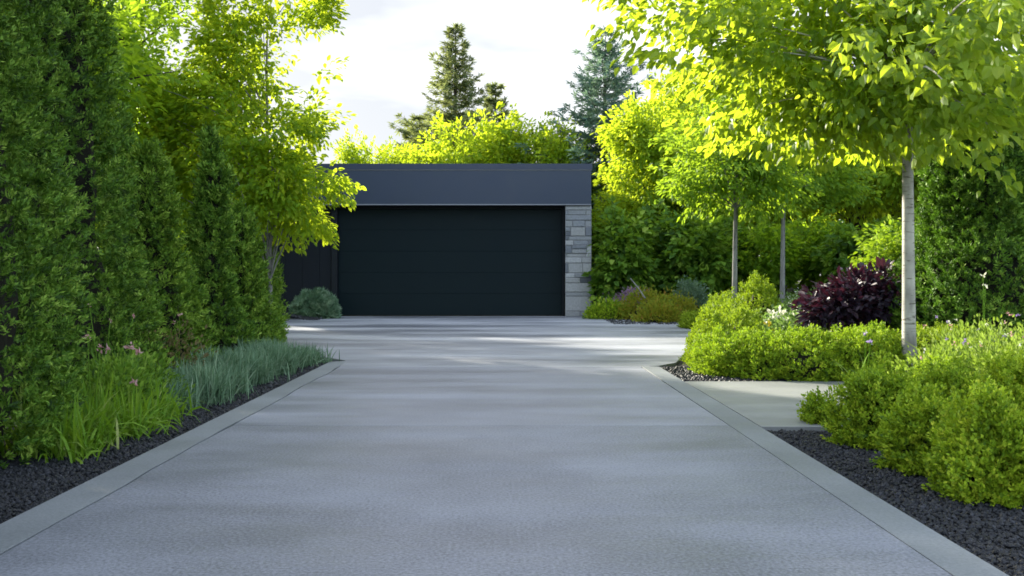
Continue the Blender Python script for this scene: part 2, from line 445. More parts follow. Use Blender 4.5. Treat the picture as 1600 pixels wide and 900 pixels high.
rngg = np.random.default_rng(5)
def wavy(x, y0, y1, amp, step=.35):
    ys = np.arange(y0, y1, step); ys = np.append(ys, y1)
    return [(x + amp * math.sin(y * 1.9 + 1.3 * math.sin(y * .7)) * .6 + rngg.normal() * amp * .35, y) for y in ys]
# left groove runs a little unevenly, so slab and edging share the same wavy line
g = .0055
wl_ = wavy(-1.82, -4, 11.3, .015)
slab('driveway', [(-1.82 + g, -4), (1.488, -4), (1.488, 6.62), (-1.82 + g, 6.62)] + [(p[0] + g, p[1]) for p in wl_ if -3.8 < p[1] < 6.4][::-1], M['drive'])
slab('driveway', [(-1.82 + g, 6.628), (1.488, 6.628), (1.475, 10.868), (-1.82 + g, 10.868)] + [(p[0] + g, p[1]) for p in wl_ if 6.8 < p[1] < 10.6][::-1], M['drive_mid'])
slab('edging', [(-2.03, -4)] + [(p[0] - g, p[1]) for p in wl_] + [(-1.86, 11.62), (-2.03, 11.5)], M['edge'], .001)
slab('edging', [(1.4925, -4), (1.665, -4), (1.68, 6.55), (1.68, 10.87), (1.4925, 10.98)], M['edge'], .001)
slab('path', [(1.69, 6.57), (9, 6.57), (9, 9.38), (1.69, 9.38)], M['path'], .0)
ap = [(-1.82 + g, 10.875), (1.47, 10.875), (1.69, 11.0), (1.95, 11.4)]
ap += [(float(edge_x(y)), y) for y in (13, 15, 17, 19, 20.4)]
ap += [(3.8, 20.8), (2.35, 23.5), (2.2, 24.4), (-4.7, 24.4), (-4.72, 23.4), (-5.5, 22.3), (-7, 21.5), (-7, 15.5), (-4.2, 14.2), (-2.5, 12.6), (-1.88, 11.68)]
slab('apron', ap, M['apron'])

# black gravel: real stones over the soil, thinning with distance
ico_t = (1 + 5 ** .5) / 2
ICO_V = unit(np.array([(-1, ico_t, 0), (1, ico_t, 0), (-1, -ico_t, 0), (1, -ico_t, 0), (0, -1, ico_t), (0, 1, ico_t), (0, -1, -ico_t), (0, 1, -ico_t), (ico_t, 0, -1), (ico_t, 0, 1), (-ico_t, 0, -1), (-ico_t, 0, 1)], float))
ICO_F = np.array([(0, 11, 5), (0, 5, 1), (0, 1, 7), (0, 7, 10), (0, 10, 11), (1, 5, 9), (5, 11, 4), (11, 10, 2), (10, 7, 6), (7, 1, 8), (3, 9, 4), (3, 4, 2), (3, 2, 6), (3, 6, 8), (3, 8, 9), (4, 9, 5), (2, 4, 11), (6, 2, 10), (8, 6, 7), (9, 8, 1)])
def gravel(seed, areas, label):
    rng = np.random.default_rng(seed)
    C, S = [], []
    for x0, x1, y0, y1, size, n in areas:
        x = rng.uniform(x0, x1, n); y = rng.uniform(y0, y1, n)
        s = size * rng.uniform(.6, 1.35, n)
        C.append(np.c_[x, y, ground_z(x, y) + s * rng.uniform(-.1, .75, n)]); S.append(s)
    C = np.concatenate(C); S = np.concatenate(S); n = len(C)
    q = rng.normal(size=(n, 4)); q /= np.linalg.norm(q, axis=1)[:, None]
    w, x, y, z = q.T
    Rm = np.stack([1 - 2 * (y * y + z * z), 2 * (x * y - z * w), 2 * (x * z + y * w), 2 * (x * y + z * w), 1 - 2 * (x * x + z * z), 2 * (y * z - x * w), 2 * (x * z - y * w), 2 * (y * z + x * w), 1 - 2 * (x * x + y * y)], -1).reshape(n, 3, 3)
    T = ICO_V[None] * rng.uniform(.75, 1.15, (n, 12, 1)) * np.stack([np.ones(n), rng.uniform(.6, .95, n), rng.uniform(.5, .8, n)], -1)[:, None]
    V = C[:, None] + S[:, None, None] * np.einsum('nij,nkj->nki', Rm, T)
    F = (ICO_F[None] + (np.arange(n) * 12)[:, None, None]).reshape(-1, 3)
    o = obj('gravel', mesh_data('gravel', V.reshape(-1, 3), F, M['stone'], np.repeat(rng.beta(1.6, 2.6, n), 20)))
    prop(o, label, 'gravel', None, 'stuff')
gravel(11, [(-2.75, -2.04, 3.3, 5.5, .012, 7200), (-2.75, -2.04, 5.5, 8, .014, 5200), (-2.7, -2.04, 8, 11.6, .018, 4200), (-4.7, -2.2, 11.7, 12.4, .022, 600)], 'black gravel in the planting strip along the hedge')
gravel(12, [(1.68, 3.4, 2.9, 4.4, .012, 13500), (1.68, 3.4, 4.4, 6.53, .013, 15000)], 'black gravel bed under the rounded lime shrubs')
gravel(13, [(1.71, 3.6, 9.4, 11.0, .018, 5500), (3.45, 6.0, 9.4, 9.8, .02, 800)], 'black gravel round the low clipped shrubs beyond the path')
gravel(14, [(2.2, 4.4, 20.2, 24.2, .03, 4500), (-5.6, -4.2, 22.2, 24.0, .03, 1500)], 'black gravel against the garage ends')

# ------------------------------------------------------------------ garage
G = empty('garage', (0, 24, 0), 'dark flat-roofed garage with a wide closed door and a pale stone pier', 'garage')
def part(name, acc, mat, parent, **k):
    return obj(name, acc.data(name, mat, **k), parent)
# coordinates local to the garage front (y=0 is the front of the pier)
a = Acc(); a.box(-8.0, 2.06, -0.06, 8.0, 2.70, 3.52); fas = part('fascia', a, M['charcoal'], G)
a = Acc(); a.box(-8.03, 2.085, -0.09, 8.03, 3.54, 3.68); part('coping', a, M['coping'], G)
a = Acc(); a.box(-8.015, 2.072, -0.075, 8.015, 3.522, 3.538); part('coping_trim', a, M['trim'], G)
a = Acc(); a.box(-8.0, 2.058, -0.068, -0.0605, 2.685, 2.712); part('drip_edge', a, M['trim'], G)
a = Acc(); a.box(-7.9, 1.95, .05, 7.9, 3.6815, 3.69); part('roof', a, M['roofing'], G)
# wall beside the door: vertical boards
a = Acc()
x = -7.9
while x < -4.35:
    x1 = min(x + .42, -4.25); a.box(x, x1 - .006, .30, .40, 0.0, 2.69); x += .42
a.box(-7.9, -4.27, .401, .6, 0, 2.69)
part('wall', a, M['sidewall'], G)
a = Acc(); a.box(-7.9, -7.7, .61, 7.9, 0, 2.69); a.box(1.78, 2.0, .5, 7.9, 0, 2.69); a.box(-7.69, 1.77, 7.7, 7.9, 0, 2.69); part('rear_wall', a, M['sidewall'], G)
# door frame
a = Acc(); a.box(-4.24, -4.10, .24, .46, .0, 2.69); a.box(1.385, 1.425, .30, .46, .0, 2.69); a.box(-4.0985, 1.3835, .33, .46, 2.625, 2.69); part('door_frame', a, M['frame'], G)
# sectional door: five panels with narrow grooves
a = Acc()
zs = [0.025, .55, 1.07, 1.59, 2.11, 2.62]
for k in range(5):
    z0, z1 = zs[k] + .0012, zs[k + 1] - .0012
    x0, x1, y, b = -4.095, 1.38, .40, .0025
    V = [(x0, y, z0), (x1, y, z0), (x1, y, z1), (x0, y, z1), (x0 + b, y - b, z0 + b), (x1 - b, y - b, z0 + b), (x1 - b, y - b, z1 - b), (x0 + b, y - b, z1 - b)]
    F = [(4, 5, 6, 7)] + [(q, (q + 1) % 4, 4 + (q + 1) % 4, 4 + q) for q in range(4)]
    a.add(V, F)
a.box(-4.095, 1.38, .41, .45, 0.02, 2.62)
dr = part('garage_door', a, M['door'], G)
a = Acc(); a.box(-4.09, 1.375, .37, .44, .0, .022); part('bottom_seal', a, M['twig'], dr)
# stone pier: irregular coursed ashlar
rng = np.random.default_rng(3)
a = Acc(); tints = []
def block(x0, x1, y0, y1, z0, z1):
    b = .014; j = rng.uniform(-.008, .022)
    V = [(x0, y1, z0), (x1, y1, z0), (x1, y1, z1), (x0, y1, z1),
         (x0, y0 + b - j, z0), (x1, y0 + b - j, z0), (x1, y0 + b - j, z1), (x0, y0 + b - j, z1),
         (x0 + b, y0 - j, z0 + b), (x1 - b, y0 - j, z0 + b), (x1 - b, y0 - j, z1 - b), (x0 + b, y0 - j, z1 - b)]
    F = [(8, 9, 10, 11), (3, 2, 1, 0)]
    for q in range(4):
        q2 = (q + 1) % 4
        F.append((q, q2, 4 + q2, 4 + q)); F.append((4 + q, 4 + q2, 8 + q2, 8 + q))
    a.add(V, F); tints.extend([rng.uniform(0, 1)] * len(F))
z = 0.0
hs = [.13, .36, .10, .22, .13, .11, .24, .14, .09, .2, .12, .1, .22, .16, .13, .12, .10]
k = 0
while z < 2.66:
    h = min(hs[k % len(hs)], 2.68 - z); k += 1
    xs = [1.435, 2.075]
    cuts = {0: [], 1: [1.52, 1.9], 2: [1.75], 3: [1.55], 4: [1.82], 5: [1.62, 1.95]}[int(rng.integers(0, 6))]
    xs = [1.435] + [c + rng.uniform(-.05, .05) for c in cuts] + [2.075]
    for q in range(len(xs) - 1):
        if h > .18 and rng.random() < .35:
            zm = z + h * rng.uniform(.4, .6)
            block(xs[q] + .004, xs[q + 1] - .004, 0.0, .5, z + .004, zm - .004); block(xs[q] + .004, xs[q + 1] - .004, 0.0, .5, zm + .004, z + h - .004)
        else:
            block(xs[q] + .004, xs[q + 1] - .004, 0.0, .5, z + .004, z + h - .004)
    z += h
pier = part('stone_pier', a, M['ashlar'], G, tint=tints)
a = Acc(); a.box(1.439, 2.071, .014, .49, .001, 2.685); part('mortar', a, M['mortar'], pier)

# ------------------------------------------------------------------ foliage builders
def crown_mesh(name, rng, lobes, leaf, n_clump, per, csize, mat, tmpl=T_LEAF, droop=.35, shell=.45, flat=.55, tint_shift=0.0, gap=0.0):
    """lobes: list of (centre, radii) ellipsoids; clumps of leaves spread through their volume"""
    lobes = [(np.array(c, float), np.array(r, float)) for c, r in lobes]
    vol = np.array([r[0] * r[1] * r[2] for c, r in lobes]) ** .75
    which = rng.choice(len(lobes), n_clump, p=vol / vol.sum())
    u = unit(rng.normal(size=(n_clump, 3))) * (rng.uniform(0, 1, (n_clump, 1)) ** shell)
    C0 = np.array([lobes[w][0] for w in which]); Rr = np.array([lobes[w][1] for w in which])
    C = C0 + u * Rr * (1 + .12 * lump(u * 3, int(rng.integers(1e6)))[:, None])
    if gap > 0:
        keep = lump(C, int(rng.integers(1e6)), 1.3) > -1.2 + gap
        C, u = C[keep], u[keep]
    mean = sum(c for c, r in lobes) / len(lobes)
    axis = unit((C - mean) * [1, 1, .5] + rng.normal(size=C.shape) * .35 + u * .6 + [0, 0, .12])
    n = len(C)
    ct = rng.normal(0, .16, n)
    # per-leaf
    idx = np.repeat(np.arange(n), per)
    m = len(idx)
    t = rng.uniform(-.6, 1.0, m)
    side = unit(np.cross(axis, [0, 0, 1]) + 1e-6)
    upv = np.cross(side, axis)
    w = (1.0 - .45 * np.abs(t))
    off = axis[idx] * (t * csize)[:, None] + side[idx] * (rng.normal(0, .42, m) * csize * w)[:, None] + upv[idx] * (rng.normal(0, .42 * flat, m) * csize * w)[:, None]
    Lp = C[idx] + off
    Ld = unit(axis[idx] * .7 + unit(off) * .7 + rng.normal(size=(m, 3)) * .45 + [0, 0, -droop])
    Ln = unit(np.array([0, 0, 1.0]) + rng.normal(size=(m, 3)) * .55 + axis[idx] * .3)
    S = leaf * rng.uniform(.6, 1.2, m)
    V, F, k = leaves(rng, Lp, Ld, Ln, S, tmpl)
    tint = np.clip(.45 + tint_shift + ct[idx] + rng.normal(0, .17, m), 0, 1)
    return mesh_data(name, V, F, mat, np.repeat(tint, k)), C

def wood_mesh(name, rng, base, top, r0, targets, mat, lean=.0, n_limb=26, sides=9, r_top=.25, start=.35, wig=.03):
    """trunk from base to top plus curved limbs to targets"""
    base, top = np.array(base, float), np.array(top, float)
    acc = Acc()
    s = np.linspace(0, 1, 12)
    H = np.linalg.norm(top - base)
    pts = base + (top - base) * s[:, None]
    pts[1:, 0] += np.sin(s[1:] * 5 + rng.uniform(0, 6)) * wig * H * .3 * s[1:]; pts[1:, 1] += np.sin(s[1:] * 4 + rng.uniform(0, 6)) * wig * H * .3 * s[1:]
    rad = r0 * (1 - (1 - r_top) * s); rad[0] *= 1.35; rad[1] *= 1.04
    acc.add(*tube(pts, rad, sides))
    if len(targets):
        sel = rng.choice(len(targets), min(n_limb, len(targets)), replace=False)
        for q in sel:
            tg = targets[q]
            hz = np.clip((tg[2] - base[2]) / H - rng.uniform(.12, .3), start, .97)
            f = hz * 11; k = int(f); p0 = pts[k] + (pts[min(k + 1, 11)] - pts[k]) * (f - k)
            mid = p0 * .5 + tg * .5 + np.array([0, 0, .12 * np.linalg.norm(tg - p0)]) + rng.normal(size=3) * .05
            tt = np.linspace(0, 1, 7)[:, None]
            c = (1 - tt) ** 2 * p0 + 2 * tt * (1 - tt) * mid + tt ** 2 * tg
            rr = r0 * (1 - (1 - r_top) * hz) * .42
            acc.add(*tube(c, np.linspace(rr, .004, 7), 5))
    return acc.data(name, mat, smooth=True)

def broadleaf(name, label, seed, base, trunk_top, r0, lobes, leaf, n_clump, per, csize, mat, bark, group=None, cat='tree', **kw):
    """lobes in world coordinates"""
    rng = np.random.default_rng(seed)
    base = np.array(base, float)
    e = empty(name, tuple(base), label, cat, group)
    lob = [(np.array(c) - base, r) for c, r in lobes]
    wkw = {k: kw.pop(k) for k in ('n_limb', 'r_top', 'start', 'wig') if k in kw}
    cm, C = crown_mesh('crown', rng, lob, leaf, n_clump, per, csize, mat, **kw)
    obj('trunk', wood_mesh('trunk', rng, (0, 0, -.1), np.array(trunk_top) - base, r0, C, bark, **wkw), e)
    obj('crown', cm, e)
    return e

def surface_foliage(rng, fn, n, leaf, tmpl, spread, per, up=.5, seed=1, depth=.1, tshift=0., clump_tint=.15):
    """fn(n)-> points, normals on the outer surface; clusters of leaves sit on it"""
    Pt, Nm = fn(n)
    Pt = Pt - Nm * (rng.uniform(0, 1, n) ** 2 * depth)[:, None]
    idx = np.repeat(np.arange(n), per); m = len(idx)
    off = rng.normal(size=(m, 3)) * spread
    off += Nm[idx] * (rng.uniform(-.3, .9, m) * spread)[:, None]
    Ld = unit(Nm[idx] * .75 + unit(off) * .55 + np.array([0, 0, up]) + rng.normal(size=(m, 3)) * .35)
    Ln = unit(Nm[idx] * .5 + np.array([0, 0, .6]) + rng.normal(size=(m, 3)) * .5)
    V, F, k = leaves(rng, Pt[idx] + off, Ld, Ln, leaf * rng.uniform(.6, 1.25, m), tmpl)
    ct = rng.normal(0, clump_tint, n)
    tint = np.clip(.45 + tshift + ct[idx] + rng.normal(0, .19, m), 0, 1)
    return V, F, np.repeat(tint, k)

def tufts(rng, fn, n, leaf, tmpl, length, per, up=.45, depth=.15, tshift=0., clump_tint=.2, fan=.85):
    """separate leafy shoots standing on the outer surface, with gaps between them"""
    Pt, Nm = fn(n)
    Pt = Pt - Nm * (rng.uniform(0, 1, n) ** 1.5 * depth)[:, None]
    ax = unit(Nm * .8 + np.array([0, 0, up]) + rng.normal(size=(n, 3)) * .38)
    ln = length * rng.uniform(.55, 1.45, n)
    idx = np.repeat(np.arange(n), per); m = len(idx)
    t = rng.uniform(0, 1, m) ** .8
    pos = Pt[idx] + ax[idx] * ((t - .35) * ln[idx])[:, None] + rng.normal(size=(m, 3)) * (length * .09)
    per_ = rng.normal(size=(m, 3)); per_ -= ax[idx] * (per_ * ax[idx]).sum(1)[:, None]; per_ = unit(per_)
    Ld = unit(ax[idx] * (.45 + .5 * t)[:, None] + per_ * fan * (1.1 - .5 * t)[:, None] + [0, 0, .12])
    Ln = unit(ax[idx] + rng.normal(size=(m, 3)) * .3 + [0, 0, .4])
    V, F, k = leaves(rng, pos, Ld, Ln, leaf * rng.uniform(.65, 1.25, m) * (1.15 - .35 * t), tmpl)
    ct = rng.normal(0, clump_tint, n)
    tint = np.clip(.45 + tshift + ct[idx] + rng.normal(0, .17, m), 0, 1)
    return V, F, np.repeat(tint, k)

def column_fn(rng, H, r, seed, top=.72, zmin=.0, taper=.25):
    """conical-columnar evergreen outline with vertical billows"""
    def radius(z, th):
        s = z / H
        body = np.where(s < top, 1 - taper * np.clip(s / top, 0, 1) ** 1.6, (1 - taper) * np.sqrt(np.clip(1 - ((s - top) / (1 - top)) ** 1.7, 0, 1)))
        body = body * (.86 + .14 * smooth(s / .08))
        p = np.c_[np.cos(th) * 1.6, np.sin(th) * 1.6, z * .55 / max(r, .3)]
        p2 = np.c_[np.cos(th) * r, np.sin(th) * r, z]
        return r * body * (1 + .13 * lump(p, seed, 1.1)) + .045 * lump(p2, seed + 1, 3.2) + .03 * lump(p2, seed + 2, 6.0)
    def fn(n):
        # area-weighted in z
        z = zmin + (H - zmin) * rng.uniform(0, 1, n * 2) ** 1.08
        th = rng.uniform(0, 2 * np.pi, n * 2)
        rr = radius(z, th)
        keep = np.argsort(-(.25 * rr / r + rng.uniform(0, 1, n * 2)))[:n]
        z, th, rr = z[keep], th[keep], rr[keep]
        p = np.c_[np.cos(th) * rr, np.sin(th) * rr, z]
        nm = unit(np.c_[np.cos(th), np.sin(th), .15 + .9 * smooth((z / H - top) / (1 - top))])
        return p, nm
    fn.radius = radius
    return fn

def core_mesh(name, radius, H, mat, shrink=.60, zmin=.05):  # solid core for inner twigs, coloured dark to deepen shade between shoots
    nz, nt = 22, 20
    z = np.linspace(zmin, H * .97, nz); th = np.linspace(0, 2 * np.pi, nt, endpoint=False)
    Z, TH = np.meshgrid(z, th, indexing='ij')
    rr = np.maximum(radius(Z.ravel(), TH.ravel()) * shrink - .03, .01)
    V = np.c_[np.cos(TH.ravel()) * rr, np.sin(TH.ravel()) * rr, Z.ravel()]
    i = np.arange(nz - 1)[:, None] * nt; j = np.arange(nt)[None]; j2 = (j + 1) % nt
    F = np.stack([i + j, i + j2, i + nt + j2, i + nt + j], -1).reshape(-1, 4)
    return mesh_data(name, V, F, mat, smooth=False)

def evergreen(label, seed, x, y, H, r, n, leaf, mat, group, per=7, spread=.045, top=.72, taper=.25, tshift=0.):
    rng = np.random.default_rng(seed)
    e = empty('columnar_yew', (x, y, gz(x, y)), label, 'evergreen', group)
    fn = column_fn(rng, H, r, seed, top, .02, taper)
    V, F, t = tufts(rng, fn, int(n * 1.75), leaf, T_SLIM, spread * 3.0, per, .4, .22, tshift, .22)
    obj('crown', mesh_data('crown', V, F, mat, t), e)
    obj('inner_shaded_core', core_mesh('inner_shaded_core', fn.radius, H, M['twig']), e)
    tv, tf = tube([(0, 0, -.1), (0.01, 0, H * .4), (0, .01, H * .8)], [.07, .05, .02], 7)
    obj('trunk', mesh_data('trunk', tv, tf, M['bark_dark'], smooth=True), e)
    return e

def dome_fn(rng, rx, ry, h, seed, bumps=.12, freq=2.0):
    def radius(u):
        return 1 + bumps * lump(u * 1.3, seed, freq) + bumps * .5 * lump(u * 3.1, seed + 5, freq)
    def fn(n):
        u = unit(rng.normal(size=(n, 3))); u[:, 2] = np.abs(u[:, 2]) * 1.0 - .28 * rng.uniform(0, 1, n)
        u = unit(u)
        k = radius(u)
        p = u * k[:, None] * [rx, ry, h]
        p[:, 2] += .10 * h
        p[:, 2] = np.maximum(p[:, 2], .015 + .06 * h * rng.uniform(0, 1, n))
        return p, unit(u / [rx, ry, h])
    fn.radius = radius
    return fn

def dome_core(name, fn, rx, ry, h, mat, shrink=.8):
    nz, nt = 10, 18
    ph = np.linspace(-.1, np.pi / 2 * .97, nz); th = np.linspace(0, 2 * np.pi, nt, endpoint=False)
    PH, TH = np.meshgrid(ph, th, indexing='ij')
    u = np.c_[(np.cos(PH) * np.cos(TH)).ravel(), (np.cos(PH) * np.sin(TH)).ravel(), np.sin(PH).ravel()]
    V = u * (fn.radius(u) * shrink)[:, None] * [rx, ry, h]
    i = np.arange(nz - 1)[:, None] * nt; j = np.arange(nt)[None]; j2 = (j + 1) % nt
    F = np.stack([i + j, i + j2, i + nt + j2, i + nt + j], -1).reshape(-1, 4)
    return mesh_data(name, V, F, mat)

def mound(name, label, seed, x, y, rx, ry, h, n, leaf, mat, group=None, per=8, spread=.03, tmpl=T_KITE, up=.35, cat='shrub', tshift=0., bumps=.13, z=None, depth=.07, core=.8, tuft=0):
    rng = np.random.default_rng(seed)
    e = empty(name, (x, y, gz(x, y) if z is None else z), label, cat, group)
    fn = dome_fn(rng, rx, ry, h, seed, bumps)
    if tuft:
        V, F, t = tufts(rng, fn, n, leaf, tmpl, tuft, per, up, depth, tshift, .15)
    else:
        V, F, t = surface_foliage(rng, fn, n, leaf, tmpl, spread, per, up, seed, depth, tshift)
    obj('foliage', mesh_data('foliage', V, F, mat, t), e)
    obj('shaded_twig_core', dome_core('shaded_twig_core', fn, rx, ry, h, M['twig'], core), e)
    return e

def blades(rng, n, L, w, spread, lean, mat_name, name='foliage', base_r=.06, seg=5, curl=1.0):
    """tuft of arching blades"""
    az = rng.uniform(0, 2 * np.pi, n); ln = L * rng.uniform(.55, 1.1, n)
    b = np.c_[rng.normal(0, base_r, n), rng.normal(0, base_r, n), np.zeros(n)]
    le = np.abs(rng.normal(lean, spread, n))
    s = np.linspace(0, 1, seg)
    ang = le[:, None] * (.35 + curl * s[None] ** 1.3)
    ds = ln[:, None] / (seg - 1)
    dx = np.sin(ang) * ds; dz = np.cos(ang) * ds
    hx = np.concatenate([np.zeros((n, 1)), np.cumsum(dx[:, 1:], 1)], 1); hz = np.concatenate([np.zeros((n, 1)), np.cumsum(dz[:, 1:], 1)], 1)
    ca, sa = np.cos(az)[:, None], np.sin(az)[:, None]
    Pm = np.stack([b[:, :1] + hx * ca, b[:, 1:2] + hx * sa, hz], -1)
    wd = w * rng.uniform(.7, 1.2, n)[:, None] * np.array([.6, 1, .95, .65, .08])[None, :seg]
    sd = np.stack([-sa, ca, 0 * sa], -1) + rng.normal(0, .3, (n, 1, 3)); sd = unit(sd)
    V = np.stack([Pm - sd * wd[..., None] / 2, Pm + sd * wd[..., None] / 2], 2).reshape(-1, 3)
    i = (np.arange(n)[:, None] * seg * 2 + np.arange(seg - 1)[None] * 2).reshape(-1)
    F = np.stack([i, i + 1, i + 3, i + 2], -1)
    t = np.clip(.45 + rng.normal(0, .2, n), 0, 1)
    return V, F, np.repeat(t, seg - 1)

def flowers_mesh(rng, pts, size, per=6, spread=None):
    pts = np.asarray(pts); n = len(pts); idx = np.repeat(np.arange(n), per); m = len(idx)
    sp = size * .25 if spread is None else spread
    C = pts[idx] + rng.normal(size=(m, 3)) * sp
    D = unit(rng.normal(size=(m, 3)) + [0, 0, .5])
    V, F, k = leaves(rng, C, D, unit(rng.normal(size=(m, 3)) + [0, 0, .6]), size * rng.uniform(.6, 1.2, m), T_KITE)
    return V, F, np.repeat(np.clip(rng.normal(.5, .25, m), 0, 1), k)

# ------------------------------------------------------------------ the yew hedge on the left
HG = 'columnar yews in the hedge along the drive'
evergreen('tallest dark green yew column at the near end of the drive hedge', 21, -3.30, 5.62, 4.4, .80, 4200, .036, M['yew'], HG, 26, .026, .8, .15)
evergreen('tall dark green yew column behind the grassy daylily clumps', 22, -3.70, 8.1, 4.3, .76, 3100, .042, M['yew'], HG, 24, .030, .62, .4)
evergreen('yew column behind the first lavender clumps, rounded top below the yellow tree', 23, -3.72, 10.4, 2.4, .64, 1400, .050, M['yew2'], HG, 22, .034, .45, .45)
evergreen('slim pointed yew column in front of the yellow tree', 24, -3.42, 11.6, 2.7, .56, 1150, .055, M['yew'], HG, 20, .037, .25, .55)
evergreen('shorter yew column near the far end of the hedge', 25, -3.55, 13.2, 1.95, .58, 900, .06, M['yew2'], HG, 19, .042, .4, .4)
evergreen('lowest yellowish yew column ending the hedge beside the garage wall', 26, -3.62, 14.5, 1.5, .48, 650, .062, M['yew2'], HG, 18, .045, .4, .35, .15)
evergreen('slim yew spire standing behind the pointed one', 29, -4.35, 11.3, 2.75, .5, 900, .06, M['yew2'], HG, 15, .037, .25, .55)
# unseen hedge columns added beside and behind the camera to shade the near drive
evergreen('unseen dark yew column added beside the viewer to shade the drive', 27, -3.3, 3.4, 4.2, .9, 1800, .09, M['yew'], HG, 7, .07, .8, .15)
evergreen('unseen dark yew column added behind the viewer to shade the drive', 28, -3.3, 1.2, 4.2, .9, 1500, .1, M['yew'], HG, 7, .07, .8, .15)

# daylily clumps, lavender row, small flowers
rng = np.random.default_rng(40)
dl = [(-2.46, 5.62, .36), (-2.52, 5.98, .40), (-2.42, 6.35, .36), (-2.62, 6.3, .46), (-2.46, 6.75, .36), (-2.7, 6.8, .44), (-2.5, 7.15, .34), (-2.8, 5.9, .5)]
dn = ['bright green daylily clump nearest the camera, arching over the gravel', 'bright green daylily clump just behind the nearest one', 'daylily clump at the gravel edge, third along the strip',
      'taller daylily clump against the yew below the pink flowers', 'daylily clump at the gravel edge, fourth along the strip', 'taller daylily clump in the middle of the strip against the hedge',
      'last daylily clump before the blue lavender', 'tall loose daylily clump tucked against the first yew']
for k, (x, y, L) in enumerate(dl):
    e = empty('daylily', (x, y, gz(x, y)), dn[k], 'plant', 'daylily clumps in the gravel strip')
    V, F, t = blades(rng, 150, L * .92, .016, .5, .75, 'blade', curl=1.9, base_r=.085)
    obj('foliage', mesh_data('foliage', V, F, M['blade'], t), e)
lv = [(-2.58, 7.55, .36), (-2.42, 7.95, .37), (-2.62, 8.3, .40), (-2.45, 8.65, .38), (-2.62, 9.1, .42), (-2.42, 9.4, .38), (-2.6, 9.85, .42), (-2.4, 10.2, .38), (-2.52, 10.7, .40), (-2.36, 11.05, .36), (-2.3, 11.45, .34), (-2.75, 11.1, .38)]
words = ['first', 'second', 'third', 'fourth', 'fifth', 'sixth', 'seventh', 'eighth', 'ninth', 'tenth']
for k, (x, y, L) in enumerate(lv):
    lab = ('blue-green lavender tuft touching the last daylily' if k == 0 else 'blue-green lavender tuft at the far tip of the row by the apron' if k == 10 else
           'lavender tuft behind the row tip against the hedge end' if k == 11 else '%s blue-green lavender tuft along the row from the daylilies' % words[k])
    e = empty('lavender', (x, y, gz(x, y)), lab, 'plant', 'lavender tufts along the drive edging')
    V, F, t = blades(rng, 720, L * (.72 + .26 * ((k * 37) % 10) / 10), .012, .38, .66, 'lav', curl=.85, base_r=.10)
    obj('foliage', mesh_data('foliage', V, F, M['lavender'], t), e)

def flower_stems(name, label, seed, x, y, stems, mat, size=.03, per=8, group=None, leafmat='blade', bl=26, L=.35):
    rng = np.random.default_rng(seed)
    e = empty(name, (x, y, gz(x, y)), label, 'flower', group)
    a = Acc(); pts = []
    for dx, dy, h in stems:
        tip = np.array([dx, dy, h]); mid = tip * [.5, .5, .55]
        a.add(*tube([(dx * .2, dy * .2, 0), mid, tip], [.004, .0035, .003], 5)); pts.append(tip)
    st = obj('stem', mesh_data('stem', np.concatenate(a.V), np.concatenate(a.F), M['blade'], np.full(sum(map(len, a.F)), .4)), e)
    for p in pts:
        V, F, t = flowers_mesh(rng, [p], size, per)
        obj('flower_head', mesh_data('flower_head', V, F, mat, t), e)
    if bl:
        V, F, t = blades(rng, bl, L, .014, .3, .4, leafmat)
        obj('foliage', mesh_data('foliage', V, F, M[leafmat], t), e)
    return e
PG = 'pink flowers in front of the yew hedge'
flower_stems('pink_flower', 'three pale pink flower heads against the first yew', 51, -2.72, 6.55, [(-.03, 0, .62), (.05, .02, .55), (.10, 0, .53)], M['pink'], .034, 11, PG)
flower_stems('pink_flower', 'pale pink double flower head above the middle daylilies', 52, -2.64, 6.95, [(.02, 0, .52), (.07, .02, .48)], M['pink'], .036, 11, PG)
flower_stems('pink_flower', 'low single pink bloom among the daylily leaves', 53, -2.42, 6.5, [(.0, -.02, .33)], M['pink'], .034, 10, PG, bl=8)
flower_stems('pink_flower', 'thin tall pink buds in front of the second yew', 54, -2.95, 7.3, [(-.1, 0, .80), (.05, 0, .70), (.22, 0, .72)], M['pink'], .024, 5, PG)
flower_stems('pink_flower', 'small pink bloom at the dark foot of the third yew', 55, -2.95, 9.0, [(.0, 0, .66), (-.05, 0.02, .6)], M['pink'], .03, 6, PG)
flower_stems('lily_spike', 'upright pale green leaf spike beside the lavender', 56, -2.66, 7.15, [(.0, 0, .55)], M['blade'], .03, 4, None, bl=12, L=.5)
mound('tan_shrub', 'straggly tan and olive shrub between two yew columns', 57, -2.98, 8.75, .32, .26, .46, 240, .04, M['tan'], None, 4, .05, T_LEAF, .5, core=.45)
mound('bushy_perennial', 'soft green perennial between first yew and daylilies', 58, -2.78, 7.0, .3, .35, .36, 420, .045, M['yew2'], None, 5, .05, T_LEAF, .5, core=.5)
mound('bushy_perennial', 'soft green perennial against the foot of the second yew', 59, -2.86, 7.6, .3, .3, .36, 420, .045, M['yew2'], None, 5, .05, T_LEAF, .5, core=.5)

# lavender ball by the garage wall
p = P(492, 497, 23.2)
e = empty('lavender', (p[0], p[1], -.02), 'round grey-green lavender bush in front of the dark garage wall', 'shrub')
fn = dome_fn(rng, .46, .42, .52, 99, .08)
V, F, t = surface_foliage(rng, fn, 520, .13, T_SPRAY, .035, 7, .5, 1, .12)
obj('foliage', mesh_data('foliage', V, F, M['lavender'], t), e)
obj('shaded_twig_core', dome_core('shaded_twig_core', fn, .46, .42, .52, M['twig'], .7), e)

